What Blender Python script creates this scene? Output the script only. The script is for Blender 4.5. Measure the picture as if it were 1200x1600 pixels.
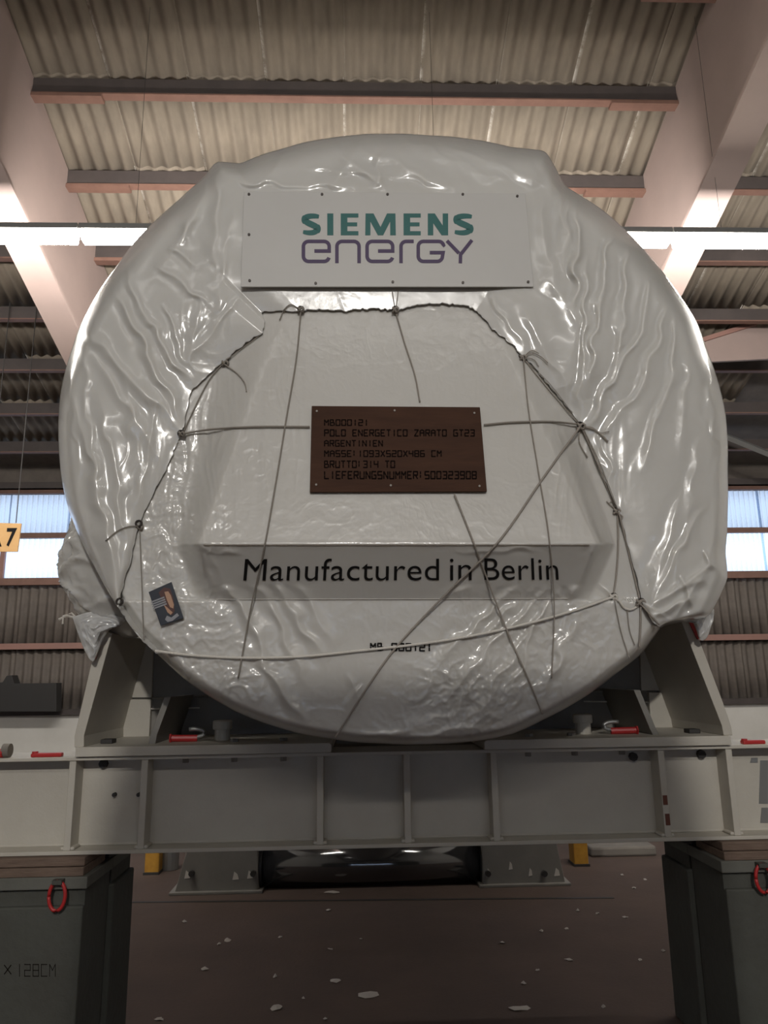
import bpy, math
import numpy as np
from mathutils import Vector, Matrix
C = bpy.context.scene.collection
S = bpy.context.scene
for o in list(bpy.data.objects): bpy.data.objects.remove(o)

# ------------------------------------------------------------------ camera
F = 1155.6
YAW, PITCH, ROLL = math.radians(2.1), math.radians(12.5), 0.0146
CAM = np.array([0.0, 0.0, 2.5])
fw = np.array([math.sin(YAW)*math.cos(PITCH), math.cos(YAW)*math.cos(PITCH), math.sin(PITCH)])
r0 = np.array([math.cos(YAW), -math.sin(YAW), 0.0])
u0 = np.cross(r0, fw)
rt = math.cos(ROLL)*r0 - math.sin(ROLL)*u0
up = math.sin(ROLL)*r0 + math.cos(ROLL)*u0
cd = bpy.data.cameras.new('camera'); cam = bpy.data.objects.new('camera', cd); C.objects.link(cam)
cd.sensor_fit = 'VERTICAL'; cd.sensor_height = 36; cd.lens = F*36/1600
cd.clip_end = 200
m = Matrix.Identity(4)
for i in range(3):
    m[i][0], m[i][1], m[i][2], m[i][3] = rt[i], up[i], -fw[i], CAM[i]
cam.matrix_world = m
S.camera = cam

def D(px, py, Y):
    """point of the photograph's sight line (px, py) at depth Y (arrays allowed)"""
    px = np.asarray(px, float); py = np.asarray(py, float); Y = np.asarray(Y, float)
    d = fw + (px[..., None]-600)*rt - (py[..., None]-800)*up if False else F*fw + (px[..., None]-600)*rt - (py[..., None]-800)*up
    return CAM + d*(Y/d[..., 1])[..., None]
def XZ(px, py, Y):
    p = D(px, py, Y); return float(p[0]), float(p[2])

# ------------------------------------------------------------------ world, exposure
W = bpy.data.worlds.new('sky'); S.world = W; W.use_nodes = True
bg = W.node_tree.nodes['Background']; bg.inputs[0].default_value = (0.91, 0.95, 1.0, 1); bg.inputs[1].default_value = 2.4
S.view_settings.view_transform = 'Standard'; S.view_settings.look = 'None'
S.view_settings.gamma = 1; S.view_settings.use_curve_mapping = False
S.view_settings.exposure = 0.0
S.cycles.max_bounces = 6; S.cycles.diffuse_bounces = 4; S.cycles.glossy_bounces = 3
S.cycles.use_denoising = True
LAMP_ROW = 50.0          # emission of the LED strips
def area(name, loc, sx, sy, power, col=(1, .965, .92), rot=(0, 0, 0)):
    l = bpy.data.lights.new(name, 'AREA'); l.shape = 'RECTANGLE'; l.size = sx; l.size_y = sy; l.energy = power; l.color = col
    o = bpy.data.objects.new(name, l); C.objects.link(o); o.location = loc; o.rotation_euler = rot; return o
# floodlight added behind the viewer, and strip rows over the aisle
def spot(name, loc, target, half, power, blend=.35, size=.12, col=(1, .96, .9)):
    l = bpy.data.lights.new(name, 'SPOT'); l.energy = power; l.spot_size = math.radians(2*half); l.spot_blend = blend; l.shadow_soft_size = size; l.color = col
    o = bpy.data.objects.new(name, l); C.objects.link(o); o.location = loc
    o.rotation_euler = (Vector(target)-Vector(loc)).to_track_quat('-Z', 'Y').to_euler(); return o
spot('added_floodlight', (.33, -10.0, 8.6), (.33, 5.0, 3.2), 38, 3150, size=.16)  # unseen source, added as the frontal key light
area('strip_row_glow', (0.2, 1.0, 8.2), 11.0, .2, 35)
area('strip_row_glow', (0.2, -6.0, 8.2), 11.0, .3, 165, rot=(math.radians(38), 0, 0))
for y, p in ((1.0, 10), (-6.0, 8), (7.5, 14)): area('strip_row_uplight', (0.2, y, 8.75 if y < 7 else 7.55), 11.0, .15, p, rot=(math.pi, 0, 0))
area('strip_row_sidelight', (0.2, 7.62, 7.5), 13.0, .15, 820, rot=(math.radians(88), 0, 0))

# ------------------------------------------------------------------ materials
def mat(name, col, rough=.6, metal=0, noise=None, bump=0, bscale=20, spec=.5, coat=0, vec=None, sss=0):
    """noise = (scale, second colour, amount)"""
    M = bpy.data.materials.new(name); M.use_nodes = True; nt = M.node_tree; b = nt.nodes['Principled BSDF']
    b.inputs['Base Color'].default_value = (*col, 1); b.inputs['Roughness'].default_value = rough
    b.inputs['Metallic'].default_value = metal; b.inputs['Specular IOR Level'].default_value = spec
    if coat: b.inputs['Coat Weight'].default_value = coat; b.inputs['Coat Roughness'].default_value = .12
    if sss: b.inputs['Subsurface Weight'].default_value = sss; b.inputs['Subsurface Radius'].default_value = (1, .95, .85); b.inputs['Subsurface Scale'].default_value = .05
    tc = nt.nodes.new('ShaderNodeTexCoord'); mp = nt.nodes.new('ShaderNodeMapping'); nt.links.new(tc.outputs['Object'], mp.inputs[0])
    if vec: mp.inputs['Scale'].default_value = vec
    if noise:
        n = nt.nodes.new('ShaderNodeTexNoise'); n.inputs['Scale'].default_value = noise[0]; n.inputs['Detail'].default_value = 7
        n.inputs['Roughness'].default_value = .65
        nt.links.new(mp.outputs[0], n.inputs['Vector'])
        r = nt.nodes.new('ShaderNodeValToRGB'); r.color_ramp.elements[0].position = .5-noise[2]/2; r.color_ramp.elements[1].position = .5+noise[2]/2
        r.color_ramp.elements[0].color = (*noise[1], 1); r.color_ramp.elements[1].color = (*col, 1)
        nt.links.new(n.outputs['Fac'], r.inputs[0]); nt.links.new(r.outputs[0], b.inputs['Base Color'])
    if bump:
        n2 = nt.nodes.new('ShaderNodeTexNoise'); n2.inputs['Scale'].default_value = bscale; n2.inputs['Detail'].default_value = 5
        nt.links.new(mp.outputs[0], n2.inputs['Vector'])
        bp = nt.nodes.new('ShaderNodeBump'); bp.inputs['Strength'].default_value = bump; bp.inputs['Distance'].default_value = .02
        nt.links.new(n2.outputs['Fac'], bp.inputs['Height']); nt.links.new(bp.outputs[0], b.inputs['Normal'])
    return M
def emis(name, col, st):
    M = bpy.data.materials.new(name); M.use_nodes = True; nt = M.node_tree; nt.nodes.remove(nt.nodes['Principled BSDF'])
    e = nt.nodes.new('ShaderNodeEmission'); e.inputs[0].default_value = (*col, 1); e.inputs[1].default_value = st
    nt.links.new(e.outputs[0], nt.nodes['Material Output'].inputs[0]); return M
M = {
 'film': mat('white_film', (.635, .622, .592), .22, noise=(.9, (.58, .565, .535), .5), bump=.10, bscale=9, coat=.6, sss=.7),
 'sheet': mat('smooth_white_film', (.60, .583, .55), .25, noise=(1.1, (.55, .53, .495), .5), bump=.08, bscale=7, coat=.5, sss=.5),
 'hem': mat('film_hem', (.64, .61, .57), .35, bump=.2, bscale=30),
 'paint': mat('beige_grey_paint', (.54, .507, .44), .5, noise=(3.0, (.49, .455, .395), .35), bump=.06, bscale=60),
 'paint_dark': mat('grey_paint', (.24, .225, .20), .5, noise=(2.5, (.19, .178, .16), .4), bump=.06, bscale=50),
 'chip': mat('chipped_paint', (.62, .58, .52), .7),
 'rust': mat('rusty_patch', (.13, .045, .03), .8),
 'red_steel': mat('red_oxide_steel', (.30, .16, .13), .6, noise=(1.5, (.24, .135, .11), .5)),
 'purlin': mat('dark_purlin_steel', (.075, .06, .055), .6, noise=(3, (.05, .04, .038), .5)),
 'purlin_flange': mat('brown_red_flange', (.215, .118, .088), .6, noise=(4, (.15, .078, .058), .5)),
 'rafter': mat('primer_rafter_steel', (.30, .225, .20), .65, noise=(1.2, (.25, .19, .172), .5)),
 'white_wall': mat('white_wall_paint', (.62, .60, .56), .8, noise=(1.5, (.55, .53, .49), .4)),
 'dark_sheet': mat('dark_wall_sheet', (.15, .125, .105), .75, noise=(5, (.09, .075, .065), .6)),
 'floor': mat('brown_floor', (.115, .080, .066), .8, spec=.2, noise=(1.2, (.082, .060, .052), .5), bump=.15, bscale=30),
 'concrete': mat('grey_green_concrete', (.082, .085, .073), .8, noise=(2.2, (.06, .058, .049), .5), bump=.3, bscale=20),
 'cap': mat('grey_slab', (.15, .15, .13), .8, noise=(3, (.11, .108, .093), .5), bump=.2),
 'timber': mat('weathered_timber', (.20, .14, .105), .8, noise=(6, (.12, .08, .06), .5), bump=.3, bscale=20, vec=(1, 8, 8)),
 'black': mat('black_rubber', (.012, .012, .013), .45),
 'roller': mat('black_polished_roller', (.02, .02, .022), .12, coat=1),
 'ink': mat('black_ink', (.010, .009, .009), .8, spec=.15),
 'board': mat('white_board', (.52, .507, .485), .45, noise=(2, (.49, .477, .455), .5)),
 'green': mat('green_print', (.004, .105, .098), .5),
 'purple': mat('purple_print', (.040, .015, .075), .5),
 'plywood': mat('dark_brown_plywood', (.070, .034, .021), .85, spec=.2, noise=(3.2, (.048, .024, .016), .45), bump=.1, bscale=20, vec=(1, 4, 6)),
 'stencil': mat('stencil_ink', (.012, .008, .007), 1, spec=0),
 'screw': mat('zinc_screw', (.30, .27, .24), .6),
 'darkscrew': mat('dark_screw', (.06, .05, .045), .4, metal=.5),
 'rope': mat('grey_rope', (.36, .32, .28), .85, bump=.6, bscale=200),
 'rope_white': mat('white_rope', (.68, .64, .58), .8, bump=.5, bscale=200),
 'rope_dark': mat('dark_cord', (.24, .215, .185), .85),
 'red': mat('red_enamel', (.42, .025, .025), .4),
 'galv': mat('galvanised_steel', (.32, .32, .31), .4, metal=.6),
 'yellow': mat('yellow_block_paint', (.50, .26, .03), .6, noise=(8, (.36, .17, .02), .4)),
 'signwood': mat('bare_plywood_sign', (.55, .33, .14), .6, noise=(4, (.48, .28, .11), .4)),
 'paper': mat('scrap_paper', (.42, .38, .35), .8),
 'skin': mat('poster_skin', (.42, .24, .15), .5), 'navy': mat('poster_navy', (.012, .016, .028), .5),
 'poster_brown': mat('poster_brown', (.07, .02, .015), .5), 'poster_grey': mat('poster_grey', (.25, .25, .27), .5),
 'kerb': mat('pale_kerb', (.20, .18, .155), .8, noise=(3, (.15, .135, .12), .4)),
 'dark_cloth': mat('dark_cover', (.03, .028, .027), .7),
 'hole': mat('dark_bolt', (.03, .027, .025), .6),
 'led': emis('led_strip', (1, .95, .86), LAMP_ROW),
}
M['roller'].node_tree.nodes['Principled BSDF'].inputs['Coat IOR'].default_value = 2.0
# fibre cement roof sheets: dirty brown-grey with white lime streaks at the side lap
def roof_mat():
    R = mat('fibre_cement_sheet', (.23, .19, .145), .9, noise=(2.6, (.125, .103, .080), .5), vec=(1, .35, 1))
    nt = R.node_tree; b = nt.nodes['Principled BSDF']
    src = b.inputs['Base Color'].links[0].from_socket
    tc = nt.nodes.new('ShaderNodeTexCoord'); sp = nt.nodes.new('ShaderNodeSeparateXYZ'); nt.links.new(tc.outputs['Object'], sp.inputs[0])
    # object x runs 0..sheet width : lap edge near zero
    mr = nt.nodes.new('ShaderNodeMapRange'); mr.inputs[1].default_value = .0; mr.inputs[2].default_value = .045; mr.inputs[3].default_value = 1; mr.inputs[4].default_value = 0
    nt.links.new(sp.outputs[0], mr.inputs[0])
    oi = nt.nodes.new('ShaderNodeObjectInfo')
    ad = nt.nodes.new('ShaderNodeVectorMath'); ad.operation = 'ADD'; nt.links.new(tc.outputs['Object'], ad.inputs[0])
    ml = nt.nodes.new('ShaderNodeMath'); ml.operation = 'MULTIPLY'; ml.inputs[1].default_value = 40; nt.links.new(oi.outputs['Random'], ml.inputs[0])
    nt.links.new(ml.outputs[0], ad.inputs[1])
    n = nt.nodes.new('ShaderNodeTexNoise'); n.inputs['Scale'].default_value = 3.0; n.inputs['Detail'].default_value = 8; n.inputs['Roughness'].default_value = .8
    nt.links.new(ad.outputs[0], n.inputs['Vector'])
    cr = nt.nodes.new('ShaderNodeValToRGB'); cr.color_ramp.elements[0].position = .40; cr.color_ramp.elements[1].position = .6
    nt.links.new(n.outputs['Fac'], cr.inputs[0])
    mu = nt.nodes.new('ShaderNodeMath'); mu.operation = 'MULTIPLY'; nt.links.new(mr.outputs[0], mu.inputs[0]); nt.links.new(cr.outputs[0], mu.inputs[1])
    mx = nt.nodes.new('ShaderNodeMix'); mx.data_type = 'RGBA'; nt.links.new(mu.outputs[0], mx.inputs[0]); nt.links.new(src, mx.inputs[6]); mx.inputs[7].default_value = (.62, .58, .52, 1)
    nt.links.new(mx.outputs[2], b.inputs['Base Color'])
    return R
M['roof'] = roof_mat()
def trans_mat(nm, k):
    T = bpy.data.materials.new(nm); T.use_nodes = True; nt = T.node_tree; nt.nodes.remove(nt.nodes['Principled BSDF'])
    a = nt.nodes.new('ShaderNodeBsdfTranslucent'); a.inputs[0].default_value = (.80*k, .85*k, .92*k, 1)
    d = nt.nodes.new('ShaderNodeBsdfTransparent'); d.inputs[0].default_value = (.7*k, .78*k, .9*k, 1)
    x = nt.nodes.new('ShaderNodeMixShader')
    lw = nt.nodes.new('ShaderNodeLayerWeight'); lw.inputs[0].default_value = .5
    nt.links.new(lw.outputs['Facing'], x.inputs[0]); nt.links.new(d.outputs[0], x.inputs[1]); nt.links.new(a.outputs[0], x.inputs[2])
    nt.links.new(x.outputs[0], nt.nodes['Material Output'].inputs[0]); return T
M['clear'] = trans_mat('clear_sheet', 1.15)
M['clear'].node_tree.nodes['Layer Weight'].inputs[0].default_value = .15
M['trans'] = trans_mat('translucent_sheet', 1.0); M['trans_dim'] = trans_mat('darker_translucent_sheet', .78)  # upper panes take the darker tint

# ------------------------------------------------------------------ helpers
def tag(o, label=None, cat=None, group=None, kind=None):
    if label: o['label'] = label
    if cat: o['category'] = cat
    if group: o['group'] = group
    if kind: o['kind'] = kind
    return o
def empty(name, loc, label=None, cat=None, group=None, kind=None):
    o = bpy.data.objects.new(name, None); C.objects.link(o); o.location = [float(v) for v in loc]; o.empty_display_size = .1
    return tag(o, label, cat, group, kind)
def link(name, me, parent=None):
    o = bpy.data.objects.new(name, me); C.objects.link(o)
    if parent is not None:
        o.parent = parent
        o.matrix_parent_inverse = Matrix.Translation(root_loc(parent)).inverted()
    return o
def root_loc(p):
    v = Vector((0, 0, 0))
    while p is not None: 
        if p.type == 'EMPTY' or p.get('_own'): v = v + p.location
        p = p.parent
    return v
def rawmesh(name, v, f, mt, parent=None, smooth=False):
    me = bpy.data.meshes.new(name); me.from_pydata([tuple(map(float, p)) for p in v], [], [tuple(map(int, q)) for q in f])
    if mt: me.materials.append(mt)
    me.update()
    if smooth: me.polygons.foreach_set('use_smooth', [True]*len(me.polygons))
    return link(name, me, parent)
class MB:
    def __init__(s): s.v = []; s.f = []
    def add(s, v, f):
        n = len(s.v); s.v += [tuple(map(float, p)) for p in v]; s.f += [tuple(i+n for i in q) for q in f]; return s
    def box(s, a, b):
        (x0, y0, z0), (x1, y1, z1) = a, b
        x0, x1 = min(x0, x1), max(x0, x1); y0, y1 = min(y0, y1), max(y0, y1); z0, z1 = min(z0, z1), max(z0, z1)
        return s.add([(x0,y0,z0),(x1,y0,z0),(x1,y1,z0),(x0,y1,z0),(x0,y0,z1),(x1,y0,z1),(x1,y1,z1),(x0,y1,z1)],
                     [(0,3,2,1),(4,5,6,7),(0,1,5,4),(1,2,6,5),(2,3,7,6),(3,0,4,7)])
    def prism(s, poly, vec):
        poly = [np.array(p, float) for p in poly]; vec = np.array(vec, float); n = len(poly)
        return s.add(poly+[p+vec for p in poly], [tuple(range(n-1, -1, -1)), tuple(range(n, 2*n))]+[(i, (i+1) % n, n+(i+1) % n, n+i) for i in range(n)])
    def tube(s, pts, r, n=6, caps=True):
        P = [Vector(p) for p in pts]; k = len(P); rr = r if hasattr(r, '__len__') else [r]*k
        base = len(s.v); ref = None; vs = []; fs = []
        for i in range(k):
            t = (P[min(i+1, k-1)]-P[max(i-1, 0)]).normalized()
            if ref is None: ref = Vector((0, 0, 1)) if abs(t.z) < .9 else Vector((1, 0, 0))
            a = t.cross(ref)
            if a.length < 1e-4: a = t.orthogonal()
            a.normalize(); b = t.cross(a).normalized(); ref = -b if False else ref
            for j in range(n):
                w = 2*math.pi*j/n; vs.append(P[i]+(a*math.cos(w)+b*math.sin(w))*rr[i])
        for i in range(k-1):
            for j in range(n): fs.append((i*n+j, i*n+(j+1) % n, (i+1)*n+(j+1) % n, (i+1)*n+j))
        if caps: fs += [tuple(range(n-1, -1, -1)), tuple(range((k-1)*n, k*n))]
        return s.add(vs, fs)
    def build(s, name, mt, parent=None, bevel=0, smooth=False):
        o = rawmesh(name, s.v, s.f, mt, parent, smooth)
        if bevel:
            b = o.modifiers.new('bevel', 'BEVEL'); b.width = bevel; b.segments = 2; b.limit_method = 'ANGLE'
        return o
def spline(pts, n=8):
    P = [np.array(p, float) for p in pts]; out = []
    P = [2*P[0]-P[1]]+P+[2*P[-1]-P[-2]]
    for i in range(1, len(P)-2):
        for k in range(n):
            t = k/n; a, b, c, d = P[i-1:i+3]
            out.append(.5*((2*b)+(-a+c)*t+(2*a-5*b+4*c-d)*t*t+(-a+3*b-3*c+d)*t**3))
    out.append(P[-2]); return out
def textmesh(s, offset=0.0, spacing=1.0, shear=0):
    cu = bpy.data.curves.new('t', 'FONT'); cu.body = s; cu.offset = offset; cu.space_character = spacing; cu.shear = shear; cu.resolution_u = 6; cu.fill_mode = 'FRONT'
    o = bpy.data.objects.new('t', cu); C.objects.link(o)
    dg = bpy.context.evaluated_depsgraph_get(); me = bpy.data.meshes.new_from_object(o.evaluated_get(dg))
    v = np.array([p.co[:2] for p in me.vertices]); f = [tuple(p.vertices) for p in me.polygons]
    bpy.data.objects.remove(o); bpy.data.curves.remove(cu); bpy.data.meshes.remove(me)
    mn, mx = v.min(0), v.max(0); v = (v-mn)/(mx-mn)
    return v, f
def quadmap(uv, q):
    """unit square -> pixel quad (bottom-left, bottom-right, top-right, top-left)"""
    q = np.array(q, float); u, v = uv[:, :1], uv[:, 1:2]
    return (1-u)*(1-v)*q[0]+u*(1-v)*q[1]+u*v*q[2]+(1-u)*v*q[3]

# value noise
rng = np.random.RandomState(7)
TAB = rng.rand(256, 256)
def vn(x, y):
    xi = np.floor(x).astype(int); yi = np.floor(y).astype(int); fx = x-xi; fy = y-yi
    fx = fx*fx*fx*(fx*(fx*6-15)+10); fy = fy*fy*fy*(fy*(fy*6-15)+10)
    a = TAB[xi & 255, yi & 255]; b = TAB[(xi+1) & 255, yi & 255]; c = TAB[xi & 255, (yi+1) & 255]; d = TAB[(xi+1) & 255, (yi+1) & 255]
    return (a*(1-fx)+b*fx)*(1-fy)+(c*(1-fx)+d*fx)*fy
def crumple(x, y, s, oct=3):
    """sharp ridged folds, result about 0..1"""
    wx = x/s+1.3*vn(x/s*1.1+17, y/s*1.1+5); wy = y/s+1.3*vn(x/s*1.1+71, y/s*1.1+33)
    t = 0; a = 1; n = 0
    for k in range(oct):
        r = 1-np.abs(2*vn(wx*2**k+k*31, wy*2**k+k*57)-1); t = t+a*r*r; n += a; a *= .5
    return t/n

# ================================================================== THE HALL
WY = 17.0; SL = math.tan(math.radians(18.4)); RZ = 2.5+.6136*WY
def roofz(y): return RZ-SL*y if y > 0 else RZ+SL*y
XW = 11.0
fl = MB().box((-XW, -WY, -.3), (XW, WY, 0)).build('floor', M['floor']); tag(fl, kind='structure')
# back wall (the low painted part) with its sheeting, girts and windows
def wz(py): return XZ(600, py, WY)[1]
z_low, z_sill, z_mid, z_head = wz(1106), wz(904), wz(833), wz(768)
wb = MB().box((-XW, WY, 0), (XW, WY+.25, z_low)).build('wall_back', M['white_wall']); tag(wb, kind='structure')
def corr_mesh(name, width, length, pitch, amp, mt, axis='wall', n=8, thick=.008, phase=0):
    """corrugated sheet: x = 0..width, second axis = 0..length"""
    nx = max(8, int(width/pitch*n)); v = []; f = []
    for i in range(nx+1):
        x = width*i/nx; w = amp*math.cos(2*math.pi*x/pitch+phase)
        for l in (0, length): v.append((x, l, w) if axis == 'roof' else (x, w, l))
        for l in (0, length): v.append((x, l, w+thick) if axis == 'roof' else (x, w+thick, l))
    for i in range(nx):
        a = i*4; b = a+4
        f += [(a, a+1, b+1, b), (a+2, b+2, b+3, a+3), (a, b, b+2, a+2), (a+1, a+3, b+3, b+1)]
    f += [(0, 2, 3, 1), (nx*4, nx*4+1, nx*4+3, nx*4+2)]
    me = bpy.data.meshes.new(name); me.from_pydata(v, [], f); me.materials.append(mt); me.update()
    me.polygons.foreach_set('use_smooth', [True]*len(me.polygons)); return me
def place(name, me, loc, parent, rot=None):
    o = bpy.data.objects.new(name, me); C.objects.link(o); o.location = [float(v) for v in loc]; o.parent = parent
    if rot: o.rotation_euler = rot
    o['_own'] = 1; return o
zg = wz(1003)
sw = 1.1
for (za, zb) in ((z_low+.05, zg), (zg+.0, z_sill)):
    me = corr_mesh('wall_sheet', sw+.05, zb-za, .2, .035, M['dark_sheet'])
    for k in range(int(2*XW/sw)): place('wall_sheet', me, (-XW+k*sw, WY+.08-.006*(k % 2), za), wb)
for z, h, mt in ((z_low+.02, .12, 'purlin'), (zg, .13, 'red_steel'), (z_sill, .16, 'purlin_flange')):
    MB().box((-XW, WY-.12, z-h/2), (XW, WY+.02, z+h/2)).build('girt', M[mt], wb)
# window bands: translucent corrugated panels between steel bars
def window(name, x0, x1):
    w = MB().box((x0, WY-.06, z_mid-.06), (x1, WY+.06, z_mid+.06)).build(name, M['purlin_flange']); tag(w, kind='structure')
    MB().box((x0, WY-.10, z_head-.02), (x1, WY+.06, z_head+.10)).build('window_head', M['purlin_flange'], w)
    n = int((x1-x0)/1.35)
    for (za, zb) in ((z_sill+.06, z_mid-.06), (z_mid+.06, z_head)):
        me = corr_mesh('pane', (x1-x0)/n+.04, zb-za, .12, .022, M['trans'])
        if za > z_mid: me.materials[0] = M['trans_dim']
        for k in range(n): place('pane', me, (x0+k*(x1-x0)/n, WY+.05, za), w)
    for k in range(n//3+1):
        x = x0+k*(x1-x0)/max(1, n//3)
        MB().box((x-.05, WY-.08, z_sill), (x+.05, WY, z_mid)).build('window_post', M['red_steel'], w)
xl = XZ(5, 880, WY)[0]
window('window_1', -XW, xl); window('window_2', xl, XW)
MB().box((-XW, WY-.1, wz(752)), (XW, WY+.2, wz(764))).build('eave_beam', M['purlin'], wb)
MB().box((-XW, WY+.1, z_head+.05), (XW, WY+.3, z_head+1.6)).build('wall_top', M['dark_sheet'], wb)
# unseen box on posts behind the viewer, added as a shadow caster; it shades the middle of the frame
o = MB().box((-.735, -2.2, 3.0), (1.37, -1.5, 5.0)).build('shadow_box', M['white_wall']); tag(o, kind='structure')
for x in (-.735, 1.29): MB().box((x, -1.9, 0), (x+.08, -1.8, 3.0)).build('post', M['galv'], o)
# side and front walls (outside the picture)
for nm, x in (('wall_left', -XW), ('wall_right', XW)):
    o = MB().prism([(x, -WY, 0), (x, WY, 0), (x, WY, roofz(WY)+.3), (x, 0, RZ+.3), (x, -WY, roofz(WY)+.3)], (.2 if x > 0 else -.2, 0, 0)).build(nm, M['white_wall']); tag(o, kind='structure')
o = MB().box((-XW, -WY-.2, 0), (XW, -WY, 2.3)).build('wall_front', M['white_wall']); tag(o, kind='structure')
MB().box((-XW, -WY-.2, 3.3), (XW, -WY, roofz(WY)+.3)).build('wall_top', M['dark_sheet'], o)
w3 = MB().box((-XW, -WY-.1, 2.25), (XW, -WY+.05, 2.35)).build('window_added', M['purlin_flange']); tag(w3, kind='structure')  # unseen window band, added so that it reflects in the roller
me = corr_mesh('pane', 2.2, 1.0, .12, .022, M['clear'])
for k in range(10): place('pane', me, (-XW+k*2.2, -WY-.05, 2.3), w3)
# roof: deck, fibre-cement sheets, purlins, rafters
ce = MB().prism([(-XW, WY+.3, roofz(WY)+.12), (-XW, 0, RZ+.22), (-XW, -WY-.3, roofz(WY)+.12), (-XW, -WY-.3, roofz(WY)+.2), (-XW, 0, RZ+.3), (-XW, WY+.3, roofz(WY)+.2)], (2*XW, 0, 0)).build('ceiling', M['dark_sheet'])
tag(ce, kind='structure')
SP = .0737*WY; ys = [.504*WY-.23+SP*(k-2) for k in range(9)]    # purlin lines
ang = math.atan(SL); shw = .1415*.425*WY
me = corr_mesh('roof_sheet', shw+.03, SP/math.cos(ang)+.15, shw/5, .028, M['roof'], 'roof', n=8, thick=.006)
xs0 = XZ(532, 0, .425*WY)[0]
for r, y in enumerate(ys[:-1]):
    for k in range(-8, 8):
        x = xs0+k*shw
        if x < -9.5 or x > 9: continue
        o = place('roof_sheet', me, (x, y-.05, roofz(y-.05)+.03+.004*((k+r) % 2)), ce, (-ang, 0, 0))
# purlins: channel web facing the viewer plus a red lower flange, one bay long each
XRL, XRR = -4.19/17*WY, 4.32/17*WY
for y in ys:
    z = roofz(y)
    for (a, b) in ((-XW, XRL-.02), (XRL+.02, XRR-.02), (XRR+.02, XW)):
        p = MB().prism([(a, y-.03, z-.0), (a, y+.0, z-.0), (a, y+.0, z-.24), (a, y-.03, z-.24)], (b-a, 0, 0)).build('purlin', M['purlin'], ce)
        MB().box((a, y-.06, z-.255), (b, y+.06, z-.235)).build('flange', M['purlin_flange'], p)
        for q in (a, b-.9 if b > a+1 else a):
            if a == XRL+.02: MB().box((q, y-.07, z-.30), (q+.9, y+.07, z-.256)).build('splice_plate', M['purlin_flange'], p)
RD = 2.32/17*WY
for X in (XRL, XRR):
    y0, y1 = .3, WY
    w = MB().prism([(X-.02, y0, roofz(y0)), (X-.02, y1, roofz(y1)), (X-.02, y1, roofz(y1)-RD*.9), (X-.02, y0, roofz(y0)-RD)], (.04, 0, 0)).build('rafter', M['rafter'], ce)
    MB().prism([(X-.21, y0, roofz(y0)-RD), (X-.21, y1, roofz(y1)-RD*.9), (X-.21, y1, roofz(y1)-RD*.9-.05), (X-.21, y0, roofz(y0)-RD-.05)], (.42, 0, 0)).build('flange', M['rafter'], w)
# bracing seen at the right edge
b = MB()
b.prism([D(1090, 532, 12.5), D(1215, 492, 12.5), D(1215, 560, 12.5), D(1090, 566, 12.5)], (0, .06, 0)); b.build('brace_plate', M['rafter'], ce)
b = MB(); b.prism([D(1088, 530, 12.45), D(1215, 490, 12.45), D(1215, 497, 12.45), D(1088, 537, 12.45)], (0, .3, 0)); b.build('brace_flange', M['red_steel'], ce)
b = MB(); b.tube([D(1110, 672, 15.2), D(1260, 733, 15.2)], .075, 4); b.build('diagonal_brace', M['galv'], ce)

# ------------------------------------------------------------------ LED strip row hung behind the wrapped cylinder
LY = 7.5
LZ = XZ(600, 371, LY)[1]
for k, (a, b_) in enumerate(((-6.9, XZ(124, 371, LY)[0]), (XZ(126, 371, LY)[0], .3), (.32, XZ(1047, 373, LY)[0]), (XZ(1049, 373, LY)[0], 7.3))):
    lab = ['white LED strip lamp at the far left edge, under the roof', 'white LED strip lamp whose left end shows beside the wrapped cylinder',
           'white LED strip lamp whose right end shows beside the wrapped cylinder', 'white LED strip lamp at the far right edge, under the roof'][k]
    e = empty('strip_lamp', ((a+b_)/2, LY, LZ), lab, 'lamp', 'strip lamps hung in one row')
    MB().box((a, LY-.09, LZ+.035), (b_, LY+.09, LZ+.10)).build('housing', M['galv'], e)
    MB().prism([(a+.03, LY-.08, LZ+.035), (a+.03, LY-.06, LZ-.08), (a+.03, LY+.06, LZ-.08), (a+.03, LY+.08, LZ+.035)], (b_-a-.06, 0, 0)).build('diffuser', M['led'], e)
    for q in (a+.6,): MB().tube([(q, LY, LZ+.1), (q, LY, roofz(LY))], .0025, 4).build('hanger_wire', M['hole'], e)

# ================================================================== THE WRAPPED CYLINDER
CX, CY = 615.0, 690.0; YF = 4.5
RIM = [(600,209),(520,215),(430,235),(375,256),(338,252),(318,277),(280,312),(222,365),(180,418),(150,462),(128,502),(112,545),(100,585),(92,640),(91,690),(94,735),(101,775),(111,808),(147,883),(187,953),(217,995),(250,1026),(300,1070),(370,1112),(440,1138),(520,1155),(600,1162),(680,1162),(750,1157),(800,1147),(850,1124),(900,1097),(960,1055),(1005,1018),(1034,978),(1067,971),(1107,964),(1122,938),(1137,904),(1133,862),(1137,800),(1137,735),(1133,643),(1120,590),(1104,545),(1087,500),(1060,458),(1030,418),(990,372),(950,335),(912,308),(882,290),(868,262),(852,236),(800,230),(740,218),(670,211)]
OPEN = [(618,486),(540,487),(465,487),(408,488),(414,502),(410,520),(350,566),(300,610),(291,645),(285,678),(262,730),(236,780),(217,822),(203,880),(186,946),(192,961),(218,996),(246,1022)]
OPENR = [(618,486),(738,481),(770,515),(818,558),(862,610),(907,665),(935,730),(965,800),(985,870),(1002,940),(1020,975)]
NT = 1300
TH = np.linspace(-math.pi, math.pi, NT, endpoint=False)
def polar(pts):
    a = np.array([math.atan2(y-CY, x-CX) for x, y in pts]); r = np.array([math.hypot(x-CX, y-CY) for x, y in pts]); i = np.argsort(a); return a[i], r[i]
a, r = polar(RIM); RR = np.interp(TH, a, r, period=2*math.pi)
ker = np.hanning(11); ker /= ker.sum()
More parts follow.
